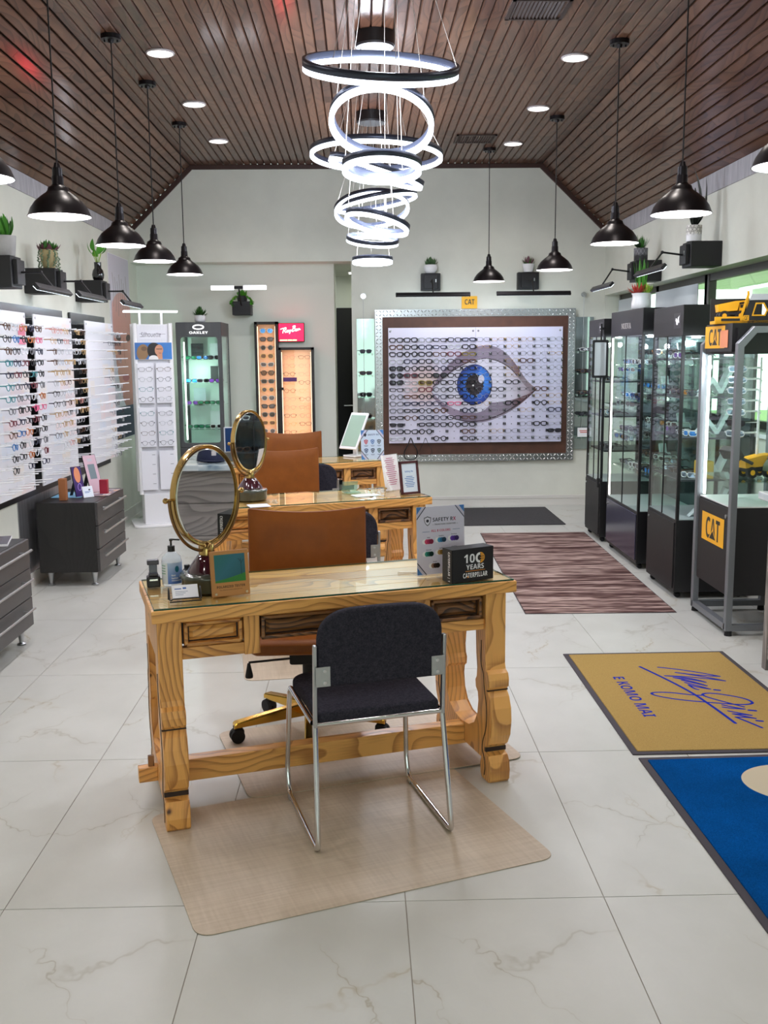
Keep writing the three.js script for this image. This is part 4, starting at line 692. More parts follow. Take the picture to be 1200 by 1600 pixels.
// ---------- two tan lit wall cases and the red sign ----------
{
  const tan = std(0xdba98a, 0.6), fm = std(0x1c1512, 0.45);
  const make = (x0, x1, y0, y1, label) => {
    const t = thing('wall_case', label, 'display case', [0, 0, ZR], 0, 'tan sunglasses wall cases'), d = 0.12;
    part('back_panel', span(x0 + 0.02, x1 - 0.02, y0 + 0.02, y1 - 0.02, 0.0, 0.02), tan, t);
    part('frame', [span(x0, x1, y1 - 0.028, y1, 0, d), span(x0, x1, y0, y0 + 0.028, 0, d), span(x0, x0 + 0.028, y0, y1, 0, d), span(x1 - 0.028, x1, y0, y1, 0, d)], fm, t);
    part('door_glass', sheet(x1 - x0 - 0.05, y1 - y0 - 0.05).translate((x0 + x1) / 2, (y0 + y1) / 2, d - 0.01), M.pane, t);
    for (const x of [x0 + 0.033, x1 - 0.033]) part('led_strip', bx(0.008, y1 - y0 - 0.1, 0.01, x, (y0 + y1) / 2, d - 0.025), glow(0xffc8a0, 1.5), t);
    const l = new THREE.RectAreaLight(0xffd6bd, 1.9, x1 - x0 - 0.08, y1 - y0 - 0.08); l.position.set((x0 + x1) / 2, (y0 + y1) / 2, d - 0.018); t.add(l); // faces the tan back
    return t;
  };
  const a = make(-1.157, -0.9, 0.18, 2.026, 'tall narrow tan wall case of sunglasses, left of the red sign'); part('latch', bx(0.03, 0.03, 0.02, -0.905, 1.3, 0.13, 0.004), fm, a);
  const b = make(-0.9, -0.515, 0.18, 1.748, 'wider tan wall case of eyeglasses, below the red sign'); part('latch', bx(0.03, 0.03, 0.02, -0.865, 1.3, 0.13, 0.004), fm, b);
  part('purple_label', bx(0.15, 0.045, 0.003, -0.78, 1.4, 0.115), std(0x5a2a6a, 0.5), b);
  for (let i = 0; i < 16; i++) { const y = 1.95 - i * 0.0915; if (y < 0.3) break; const ln = ['blue', 'smoke', 'dark', 'brown', 'smoke', 'brown', 'dark', 'smoke'][i % (i ? 8 : 1) || (i ? 1 : 0)], fr = [FC.silver, FC.black, FC.grey, FC.gold][i % 4]; eyewear({ name: 'sunglasses', pos: [-1.03, y - 0.02, ZR + 0.06], style: ['pilot', 'rect', 'round', 'pilot', 'cat'][i % 5], thick: 0.0028, temple: 0.03, scale: 1.15, frame: fr, lens: LM[ln], category: 'sunglasses', group: 'sunglasses in the narrow tan case', label: `${ln}-lensed sunglasses with ${colourWord(fr)} frame, ${posWord(i)} from the top in the narrow tan case` }); }
  for (let r = 0; r < 14; r++) for (let c = 0; c < 2; c++) { const y = 1.64 - r * 0.0915; if (y < 0.35) continue; const fr = [FC.rose, FC.gold, FC.rose, FC.brown, FC.black][(r * 2 + c * 3) % 5]; eyewear({ pos: [-0.79 + c * 0.168, y, ZR + 0.06], style: (r + c) % 2 ? 'rect' : 'round', thick: 0.0016, temple: 0.03, frame: fr, label: `${colourWord(fr)} eyeglasses in the wider tan case, ${posWord(r)} row, ${c ? 'right' : 'left'} column`, group: 'eyeglasses in the wide tan case' }); }
  const script = (bg, ink, foot) => (g, w, h) => {
    g.fillStyle = bg; g.fillRect(0, 0, w, h); g.strokeStyle = ink; g.fillStyle = ink; g.lineCap = g.lineJoin = 'round'; g.lineWidth = 13; g.save(); g.translate(8, 8); g.transform(1, -0.14, -0.12, 1, 18, 30);
    const S = (d) => g.stroke(new Path2D(d));
    S('M10 52 Q40 40 82 46'); S('M62 42 L52 116'); S('M62 44 Q104 30 100 58 Q96 78 62 78 Q84 88 96 116'); S('M138 92 Q122 80 112 96 Q106 116 122 116 Q134 114 138 92 Q136 112 146 114'); S('M152 86 Q152 108 164 108 Q174 106 176 86 Q172 120 162 142'); S('M184 98 L196 98'); S('M218 30 L204 116'); S('M206 36 Q248 20 244 46 Q240 64 214 66 Q252 66 246 94 Q238 118 204 114'); S('M284 92 Q268 80 258 96 Q252 116 268 116 Q280 114 284 92 Q282 112 292 112'); S('M298 88 L296 114 M297 98 Q310 78 318 92 Q320 112 332 102');
    g.restore(); if (foot) { g.fillStyle = foot; g.fillRect(14, h - 26, 118, 20); g.fillRect(142, h - 26, 70, 20); g.fillRect(220, h - 26, 66, 20); }
  };
  const t = thing('lit_sign', 'glowing red script logo sign above the wide tan case', 'sign', [-0.757, 1.91, ZR]);
  part('box', bx(0.286, 0.205, 0.07, 0, 0, 0.035, 0.006), fm, t);
  const face = std(0xffffff, 0.35, 0, { map: canvasTex(400, 280, script('#d8103c', '#ffe9c8', '#ffdf9a')), emissive: 0xffffff, emissiveIntensity: 2.5, emissiveMap: canvasTex(400, 280, script('#e0103f', '#fff2d8', '#ffdf9a')) });
  part('sign_face', sheet(0.272, 0.19).translate(0, 0, 0.0708), face, t);
  const l = new THREE.PointLight(0xff2040, 0.16, 0, 2); l.position.set(0, 0, 0.13); l.castShadow = true; l.shadow.radius = 3; t.add(l);
}
// ---------- hanging glass shelf panels beside the eye board ----------
for (const [x, side] of [[0.055, 'left'], [2.415, 'right']]) {
  const t = thing('hanging_shelf', `cable-hung mirrored shelf panel at the ${side} of the eye display`, 'shelf', [x, 0, ZB + 0.02]);
  part('mirror_panel', bx(0.19, 1.42, 0.006, 0.0, 1.33, 0.01), std(0x98a4a2, 0.05, 0.9), t);
  part('round_mount', [cyl(0.028, 0.028, 0.016, 0, 0, 0, 24).rotateX(Math.PI / 2).translate(-0.02, 2.275, 0.02), cyl(0.014, 0.014, 0.03, 0, 0, 0, 16).rotateX(Math.PI / 2).translate(-0.02, 2.275, 0.03)], M.steel, t);
  part('cable', rod([-0.02, 2.26, 0.03], [-0.02, 0.72, 0.03], 0.0025, 6), M.steel, t);
  for (const y of [0.75, 0.98, 1.21, 1.44, 1.67]) { part('shelf', bx(0.18, 0.008, 0.13, 0, y, 0.08), M.glassGreen, t); part('shelf_clip', [-1, 1].map((s) => bx(0.014, 0.02, 0.014, s * 0.07, y - 0.004, 0.02)), M.steel, t); }
  let i = 0; for (const y of [0.98, 1.21, 1.44, 1.67]) shelfEyewear(`${['lowest', 'second', 'third', 'top'][i++]} shelf hung ${side} of the eye display`, x, x, ZB + 0.12, ZB + 0.12, y + 0.004, 1, 0.1, 'sunglasses', ['dark', 'smoke'], 'sunglasses on the hung shelves');
  const c = thing('display_card', `small white notice with red print on the hung shelf at the ${side}`, 'card', [x, 0.758, ZB + 0.12]);
  part('card', bx(0.15, 0.1, 0.003, 0, 0.05, 0), M.white, c); part('print', sheet(0.145, 0.095).translate(0, 0.05, 0.0018), printMat(canvasTex(160, 100, (g, w, h) => { g.fillStyle = '#eeecee'; g.fillRect(0, 0, w, h); g.fillStyle = '#c0392b'; g.fillRect(20, 28, 120, 9); g.fillRect(28, 46, 104, 9); })), c);
}
// ---------- tall glass cabinets along the right side ----------
const letterTex = (bg, ink, draw, w = 256, h = 128) => canvasTex(w, h, (g) => { g.fillStyle = bg; g.fillRect(0, 0, w, h); g.fillStyle = g.strokeStyle = ink; draw(g, w, h); });
const wingMark = (g, w, h) => { g.beginPath(); g.moveTo(70, 40); g.lineTo(100, 44); g.lineTo(120, 62); g.lineTo(140, 38); g.lineTo(200, 20); g.lineTo(180, 52); g.lineTo(200, 84); g.lineTo(160, 78); g.lineTo(140, 100); g.lineTo(90, 96); g.lineTo(80, 70); g.lineTo(56, 64); g.closePath(); g.fill(); };
function cabinet({ name = 'glass_cabinet', label, x0 = 2.1, x1 = 2.58, z0, z1, H, base, head, shelves, led, logo, frameM = M.blackMatte, short, door }) {
  const t = thing(name, label, 'display cabinet', [0, 0, 0], 0, 'glass cabinets along the right side'), p = 0.02;
  part('base', span(x0, x1, 0.045, base, z0, z1, 0.004), frameM, t);
  part('base_door', span(x0 - 0.008, x0, 0.07, base - 0.02, z0 + 0.02, z1 - 0.02, 0.003), door || frameM, t); part('lock', cyl(0.008, 0.008, 0.008, 0, 0, 0, 12).rotateZ(Math.PI / 2).translate(x0 - 0.011, base - 0.06, z0 + 0.06), M.steel, t);
  for (const x of [x0 + 0.04, x1 - 0.04]) for (const z of [z0 + 0.05, z1 - 0.05]) part('caster', [cyl(0.02, 0.02, 0.03, 0, 0, 0, 14).rotateX(Math.PI / 2).translate(x, 0.02, z), bx(0.03, 0.02, 0.03, x, 0.038, z)], M.rubber, t);
  part('header', span(x0, x1, H - head, H, z0, z1, 0.004), frameM, t);
  for (const x of [x0 + p / 2, x1 - p / 2]) for (const z of [z0 + p / 2, z1 - p / 2]) part('corner_post', bx(p, H - head - base, p, x, (H - head + base) / 2, z), frameM, t);
  const hh = H - head - base, cy = (H - head + base) / 2;
  const half = (z1 - z0 - 2 * p) / 2; for (const s of [-1, 1]) part('door_glass', new THREE.PlaneGeometry(half - 0.004, hh).rotateY(-Math.PI / 2).translate(x0 + 0.004, cy, (z0 + z1) / 2 + s * half / 2), M.pane, t);
  part('door_stile', bx(0.008, hh, 0.006, x0 + 0.003, cy, (z0 + z1) / 2), frameM, t);
  for (const z of [z0 + 0.004, z1 - 0.004]) part('side_glass', new THREE.PlaneGeometry(x1 - x0 - 2 * p, hh).translate((x0 + x1) / 2, cy, z), M.pane, t);
  part('back_panel', span(x1 - 0.008, x1, base, H - head, z0 + p, z1 - p), std(0x59626a, 0.12, 0.75), t);
  part('deck', span(x0 + 0.005, x1 - 0.01, base, base + 0.004, z0 + 0.005, z1 - 0.005), std(0xb9bcc0, 0.4), t);
  if (logo) part('logo', new THREE.PlaneGeometry(logo.w, logo.h).rotateY(-Math.PI / 2).translate(x0 - 0.0012, H - head / 2 + (logo.dy || 0), z0 + (z1 - z0) * (logo.at || 0.5)), printMat(logo.tex, 0.4), t);
  if (led) { part('led_strip', bx(0.012, hh - 0.02, 0.012, x0 + 0.012, cy, z0 + 0.028), glow(0xfff4ee, 5), t); }
  const pl = new THREE.PointLight(0xeef4ff, LIGHT.led * 1.1, 0, 2); pl.position.set(x0 + 0.2, H - head - 0.06, (z0 + z1) / 2); pl.castShadow = true; t.add(pl); part('cabinet_lamp', cyl(0.03, 0.03, 0.01, x0 + 0.2, H - head - 0.006, (z0 + z1) / 2, 20), glow(0xf2f6ff, 4), t);
  shelves.forEach((y, i) => {
    const sh = part('shelf', span(x0 + 0.03, x1 - 0.012, y, y + 0.012, z0 + 0.015, z1 - 0.015, 0.002), door ? M.glassGreen : std(0x2a2c33, 0.3), t);
    const lv = ['lowest', 'second', 'third', 'top'][i], n = Math.max(2, Math.round((z1 - z0) / 0.17)), set = ['smoke', 'dark', 'dark', 'brown', 'blue', 'amber', 'clearBlue', 'smoke', 'violet'];
    shelfEyewear(`front of ${lv} shelf, ${short}`, x0 + 0.1, x0 + 0.1, z0 + 0.04, z1 - 0.04, y + 0.012, n, -Math.PI / 2 + 0.3, 'sunglasses', set, 'sunglasses in the right cabinets');
    if (short === 'winged-logo cabinet') return;
    for (let k = 0; k < n; k++) { const z = z0 + 0.04 + (z1 - z0 - 0.08) * (k + 0.5) / n; part('riser', [bx(0.07, 0.004, 0.1, x0 + 0.28, y + 0.085, z), bx(0.004, 0.075, 0.1, x0 + 0.25, y + 0.048, z), bx(0.004, 0.075, 0.1, x0 + 0.31, y + 0.048, z)], M.acrylic, sh); }
    shelfEyewear(`riser on ${lv} shelf, ${short}`, x0 + 0.27, x0 + 0.27, z0 + 0.04, z1 - 0.04, y + 0.087, n, -Math.PI / 2 + 0.3, 'sunglasses', set, 'sunglasses in the right cabinets');
  });
  return t;
}
cabinet({ label: 'black glass cabinet with white winged logo farthest back on the right', short: 'farthest right cabinet', x0: 2.085, x1: 2.56, z0: -9.2, z1: -8.64, H: 1.945, base: 0.54, head: 0.15, shelves: [0.8, 1.1, 1.4], logo: { w: 0.14, h: 0.09, at: 0.8, tex: letterTex('#1c1a20', '#f4f4f4', wingMark) }, frameM: std(0x121114, 0.5) });
cabinet({ label: 'large black cabinet with glowing light strip and silver lettering, middle right', short: 'light-strip cabinet', x0: 2.1, x1: 2.6, z0: -8.45, z1: -7.5, H: 1.985, base: 0.45, head: 0.2, shelves: [0.72, 1.0, 1.28, 1.55], led: true, door: std(0x3b3a4c, 0.18), logo: { w: 0.34, h: 0.085, at: 0.5, dy: -0.015, tex: letterTex('#1b191d', '#c9c4c0', (g, w, h) => { g.font = 'bold 74px serif'; g.textAlign = 'center'; g.fillText('NUEVA', w / 2, 90); }, 320, 110) }, frameM: std(0x0f0e12, 0.4) });
cabinet({ label: 'black glass cabinet with white winged logo next to the yellow-signed case', short: 'winged-logo cabinet', x0: 2.1, x1: 2.6, z0: -7.22, z1: -6.56, H: 1.96, base: 0.54, head: 0.2, shelves: [0.8, 1.08, 1.35, 1.6], logo: { w: 0.15, h: 0.1, at: 0.82, tex: letterTex('#1c1a20', '#f4f4f4', wingMark) }, frameM: std(0x121114, 0.5) });
{ // white folded stands and boxed extras inside the two winged cabinets
  const wm = std(0xdfe2e8, 0.35), where = [['deck', 0.545], ['first shelf from the bottom', 0.812], ['second shelf from the bottom', 1.092], ['third shelf from the bottom', 1.362]];
  where.forEach(([w, y], i) => { const s = solo('folded_stand', zig(0.26, 0.2, 0.08), wm, `white angular folded stand on the ${w} of the winged-logo cabinet`, 'display stand', 'white folded stands'); s.position.set(2.36, y + 0.001, -6.72); s.rotation.y = (i % 2 ? 0.12 : -0.12); });
  const yb = solo('yellow_box', bx(0.1, 0.12, 0.11, 0, 0.06, 0, 0.008), std(0xd4a81e, 0.5), 'yellow box on the first shelf of the winged-logo cabinet', 'box'); yb.position.set(2.3, 0.813, -6.635);
  const names = ['first', 'second', 'third', 'fourth'];
  [[2.49, 0.733, -8.2], [2.49, 1.013, -7.75], [2.49, 1.293, -8.2], [2.49, 1.563, -7.8]].forEach(([x, y, z], i) => { const s = solo('folded_stand', zig(0.26, 0.17, 0.06), wm, `white angular folded stand on the ${names[i]} shelf of the light-strip cabinet`, 'display stand', 'white folded stands'); s.position.set(x, y, z); s.rotation.y = Math.PI / 2; });
}
{ // small framed panel on a pole in front of the farthest cabinet
  const t = thing('framed_stand', 'slim black framed panel on a pole beside the farthest right cabinet', 'display stand', [2.05, 0, -8.58]);
  part('pole', rod([0, 0.5, 0], [0, 1.9, 0], 0.007, 10), M.blackMatte, t); part('clamp', [bx(0.03, 0.02, 0.09, 0.02, 0.56, -0.03), bx(0.03, 0.02, 0.09, 0.02, 1.86, -0.03)], M.blackMatte, t);
  const fs = rrect(0.135, 0.32, 0.015); fs.holes.push(rrect(0.1, 0.28, 0.008)); part('frame', extr(fs, 0.02, 0.003).translate(-0.01, 1.605, 0.008), M.blackMatte, t); part('panel', bx(0.105, 0.285, 0.006, -0.01, 1.605, 0.016), std(0xb4babd, 0.3), t);
}
// ---------- steel framed case with the yellow signs ----------
const catDraw = (g, w, h, s = 1) => { g.save(); g.translate(w / 2, h * 0.88); g.font = `bold ${Math.round(h * 1.04)}px sans-serif`; g.scale(w * 0.66 / g.measureText('CAT').width, 1); g.textAlign = 'center'; g.fillText('CAT', 0, 0); g.restore(); g.fillStyle = '#f0ae14'; g.beginPath(); g.moveTo(w * 0.5, h * 0.5); g.lineTo(w * 0.31, h * 0.9); g.lineTo(w * 0.69, h * 0.9); g.closePath(); g.fill(); g.fillStyle = '#1a1713'; g.beginPath(); g.moveTo(w * 0.5, h * 0.57); g.lineTo(w * 0.36, h * 0.86); g.lineTo(w * 0.64, h * 0.86); g.closePath(); g.fill(); };
const catTex = letterTex('#f0ae14', '#1a1713', (g, w, h) => catDraw(g, w, h), 300, 210);
{
  const t = thing('framed_case', 'grey steel framed glass case with large yellow signs at the right', 'display cabinet', [0, 0, 0]), gm = std(0x7d8085, 0.4, 0.45), x0 = 2.12, x1 = 2.6, z0 = -6.25, z1 = -5.66, bm = std(0x131215, 0.5);
  for (const z of [z0, z1]) {
    const f = poly([[x0, 0.03], [x0, 1.7], [x0 + 0.09, 1.795], [x1, 1.795], [x1, 0.03]]); const h = new THREE.Path(), k = 0.034; [[x0 + k, 0.03 + k], [x0 + k, 1.7 - 0.02], [x0 + 0.09 + 0.015, 1.795 - k], [x1 - k, 1.795 - k], [x1 - k, 0.03 + k]].forEach(([x, y], i) => (i ? h.lineTo(x, y) : h.moveTo(x, y))); h.closePath(); f.holes.push(h);
    part('portal_frame', extr(f, 0.042, 0.003).translate(0, 0, z - 0.021), gm, t);
    for (const x of [x0 + 0.025, x1 - 0.025]) part('foot', cyl(0.02, 0.022, 0.03, x, 0.015, z, 14), M.rubber, t);
  }
  part('bottom_bar', span(x0, x0 + 0.04, 0.035, 0.07, z0, z1), gm, t);
  part('body', span(x0 + 0.02, x1 - 0.05, 0.23, 0.755, z0 + 0.03, z1 - 0.03, 0.004), bm, t);
  part('body_door', span(x0 + 0.012, x0 + 0.02, 0.24, 0.745, z0 + 0.04, z1 - 0.04, 0.002), bm, t); part('lock', cyl(0.012, 0.012, 0.01, 0, 0, 0, 14).rotateZ(Math.PI / 2).translate(x0 + 0.01, 0.7, z1 - 0.07), M.steel, t);
  part('header', span(x0 + 0.02, x1 - 0.05, 1.64, 1.79, z0 + 0.03, z1 - 0.03), bm, t);
  part('header_block', span(x0 - 0.005, x0 + 0.3, 1.655, 1.815, z0 + 0.1, z1 - 0.06), bm, t);
  part('deck', span(x0 + 0.02, x1 - 0.05, 0.755, 0.762, z0 + 0.03, z1 - 0.03), std(0xdfe2e0, 0.4), t);
  part('shelf', span(x0 + 0.03, x1 - 0.06, 0.9, 0.906, z0 + 0.035, z1 - 0.035), M.glassGreen, t);
  part('front_glass', new THREE.PlaneGeometry(z1 - z0 - 0.06, 0.88).rotateY(-Math.PI / 2).translate(x0 + 0.022, 1.2, (z0 + z1) / 2), M.pane, t);
  for (const z of [z0 + 0.032, z1 - 0.032]) part('side_glass', new THREE.PlaneGeometry(x1 - x0 - 0.08, 0.88).translate((x0 + x1) / 2, 1.2, z), M.pane, t);
  part('led_strip', bx(0.014, 0.86, 0.014, x0 + 0.04, 1.2, z0 + 0.045), glow(0xf6fbff, 6), t);
  const pl = new THREE.PointLight(0xf0f6ff, LIGHT.led * 1.5, 0, 2); pl.position.set(x0 + 0.1, 1.56, z0 + 0.2); pl.castShadow = true; t.add(pl); part('case_lamp', cyl(0.025, 0.025, 0.01, x0 + 0.1, 1.634, z0 + 0.2, 16), glow(0xf2f6ff, 4), t);
  part('rack_post', rod([x0 + 0.26, 0.91, -5.95], [x0 + 0.26, 1.62, -5.95], 0.008, 10), M.whiteGloss, t);
  for (let i = 0; i < 7; i++) part('rack_arm', rod([x0 + 0.26, 1.555 - i * 0.064, -5.95], [x0 + 0.12, 1.555 - i * 0.064, -5.95], 0.004, 6), M.whiteGloss, t);
  part('sign_upper', new THREE.PlaneGeometry(0.33, 0.13).rotateY(-Math.PI / 2).translate(x0 - 0.0062, 1.74, -6.0), printMat(catTex, 0.4), t);
  part('sign_lower', new THREE.PlaneGeometry(0.38, 0.175).rotateY(-Math.PI / 2).translate(x0 + 0.0105, 0.587, -5.95), printMat(catTex, 0.4), t);
  for (let i = 0; i < 7; i++) { const fm = i === 5 ? FC.black : i === 3 ? FC.clear : FC.white, sg = eyewear({ name: 'safety_glasses', pos: [x0 + 0.115, 1.552 - i * 0.064, -5.95], rot: [0, -Math.PI / 2 + 0.55, 0], style: 'wrap', thick: 0.0034, temple: 0.12, frame: fm, lens: i === 5 ? LM.smoke : LM.clearBlue, category: 'safety glasses', group: 'safety glasses on the rack', label: `${colourWord(fm)} wraparound safety glasses, ${posWord(i)} from the top on the rack in the steel case` }); part('yellow_tag', bx(0.018, 0.016, 0.002, 0.036, -0.004, 0.004), std(0xe0a420, 0.5), sg); }
  const n = solo('paper_note', bx(0.002, 0.1, 0.12), std(0xd98a62, 0.7), 'orange paper tag stuck on the upper yellow sign', 'tag'); n.position.set(x0 - 0.008, 1.728, -5.84);
}
function truckParts(t, s, y0, opt = {}) { // yellow toy dumper / loader, about s metres long, along local x
  const ym = std(0xf0b016, 0.45), dm = std(0x1d1d1f, 0.7);
  part('chassis', bx(0.8 * s, 0.12 * s, 0.34 * s, 0, y0 + 0.24 * s, 0, 0.02 * s), dm, t);
  part('bed', extr(poly([[-0.46 * s, 0.3 * s], [0.2 * s, 0.34 * s], [0.26 * s, 0.62 * s], [0.5 * s, 0.66 * s], [0.5 * s, 0.7 * s], [0.12 * s, 0.68 * s], [-0.5 * s, 0.56 * s]]), 0.44 * s, 0.01 * s).translate(0, y0, -0.22 * s), ym, t);
  part('cab', bx(0.2 * s, 0.26 * s, 0.3 * s, 0.36 * s, y0 + 0.44 * s, 0, 0.02 * s), ym, t); part('cab_window', bx(0.16 * s, 0.12 * s, 0.31 * s, 0.38 * s, y0 + 0.5 * s, 0, 0.01 * s), M.black, t);
  for (const x of [-0.26, 0.3]) for (const z of [-0.22, 0.22]) { const w = part('wheel', cyl(0.17 * s, 0.17 * s, 0.12 * s, 0, 0, 0, 22).rotateX(Math.PI / 2).translate(x * s, y0 + 0.17 * s, z * s), dm, t); part('hub', cyl(0.08 * s, 0.08 * s, 0.13 * s, 0, 0, 0, 16).rotateX(Math.PI / 2).translate(x * s, y0 + 0.17 * s, z * s), ym, w); }
}
{ // boxed toy dump truck on top of the steel case
  const t = thing('toy_truck_box', 'open yellow and black box with a toy dump truck on top of the case', 'toy box', [2.275, 1.816, -5.93], -0.12), W = 0.3; t.scale.setScalar(0.88);
  const bm = std(0x222023, 0.5), ym = std(0xf0b016, 0.45), gm = std(0xc9ccd2, 0.4);
  part('tray', span(-0.22, 0.12, 0, 0.02, -0.1, 0.1), ym, t); part('front_lip', span(-0.23, -0.02, 0.0, 0.045, 0.085, 0.1), ym, t); part('lip_label', bx(0.12, 0.016, 0.002, -0.13, 0.025, 0.101), bm, t);
  part('back_card', span(-0.22, 0.12, 0, 0.17, -0.1, -0.09), bm, t);
  const side = poly([[-0.06, 0], [0.12, 0], [0.12, 0.185], [0.0, 0.185]]); side.holes.push((() => { const h = new THREE.Path(); [[0.012, 0.055], [0.03, 0.125], [0.075, 0.125], [0.098, 0.085], [0.085, 0.055]].forEach(([x, y], i) => (i ? h.lineTo(x, y) : h.moveTo(x, y))); h.closePath(); return h; })());
  part('side_card', extr(side, 0.006).translate(0, 0, 0.094), bm, t); part('grey_top', extr(poly([[-0.015, 0.15], [0.12, 0.15], [0.12, 0.19], [0.0, 0.19]]), 0.006).translate(0, 0, 0.1005), gm, t);
  const hex = poly([[0.004, 0.047], [0.026, 0.133], [0.08, 0.133], [0.106, 0.085], [0.09, 0.047]]); hex.holes.push((() => { const h = new THREE.Path(); [[0.014, 0.056], [0.032, 0.124], [0.074, 0.124], [0.096, 0.085], [0.084, 0.056]].forEach(([x, y], i) => (i ? h.lineTo(x, y) : h.moveTo(x, y))); h.closePath(); return h; })()); part('window_rim', extr(hex, 0.006).translate(0, 0, 0.1005), ym, t);
  part('small_logo', sheet(0.035, 0.035).translate(-0.03, 0.035, 0.1008), printMat(catTex, 0.4), t); part('mast', [bx(0.012, 0.21, 0.012, -0.02, 0.105, 0.085), xf(bx(0.014, 0.2, 0.01), { p: [-0.045, 0.1, 0.092], r: [0, 0, -0.28] })], ym, t);
  const tr = thing('toy_dump_truck', 'yellow toy dump truck with black wheels inside its open box', 'toy truck', [2.175, 1.8345, -5.93], -0.12); truckParts(tr, 0.165, 0);
  const ld = thing('toy_loader', 'yellow toy loader on the glass shelf inside the steel case', 'toy truck', [2.36, 0.907, -5.92], 0.25); truckParts(ld, 0.2, 0);
  part('bucket_arm', [rod([-0.06, 0.09, 0.06], [-0.15, 0.13, 0.06], 0.01), rod([-0.06, 0.09, -0.06], [-0.15, 0.13, -0.06], 0.01), xf(bx(0.05, 0.07, 0.16, 0, 0, 0, 0.008), { p: [-0.165, 0.15, 0], r: [0, 0, 0.6] })], std(0x2a2623, 0.5), ld); part('door_logo', sheet(0.06, 0.045).translate(0.02, 0.085, 0.0995), printMat(catTex, 0.4), ld);
  const hs = solo('hard_hat_stand', new THREE.SphereGeometry(0.075, 20, 12, 0, 6.3, 0, 1.7).translate(0, 0.075, 0), std(0x5c6b52, 0.5), 'green rounded hard hat inside the steel case beside the toy loader', 'hard hat'); hs.position.set(2.44, 0.8945, -5.8);
}
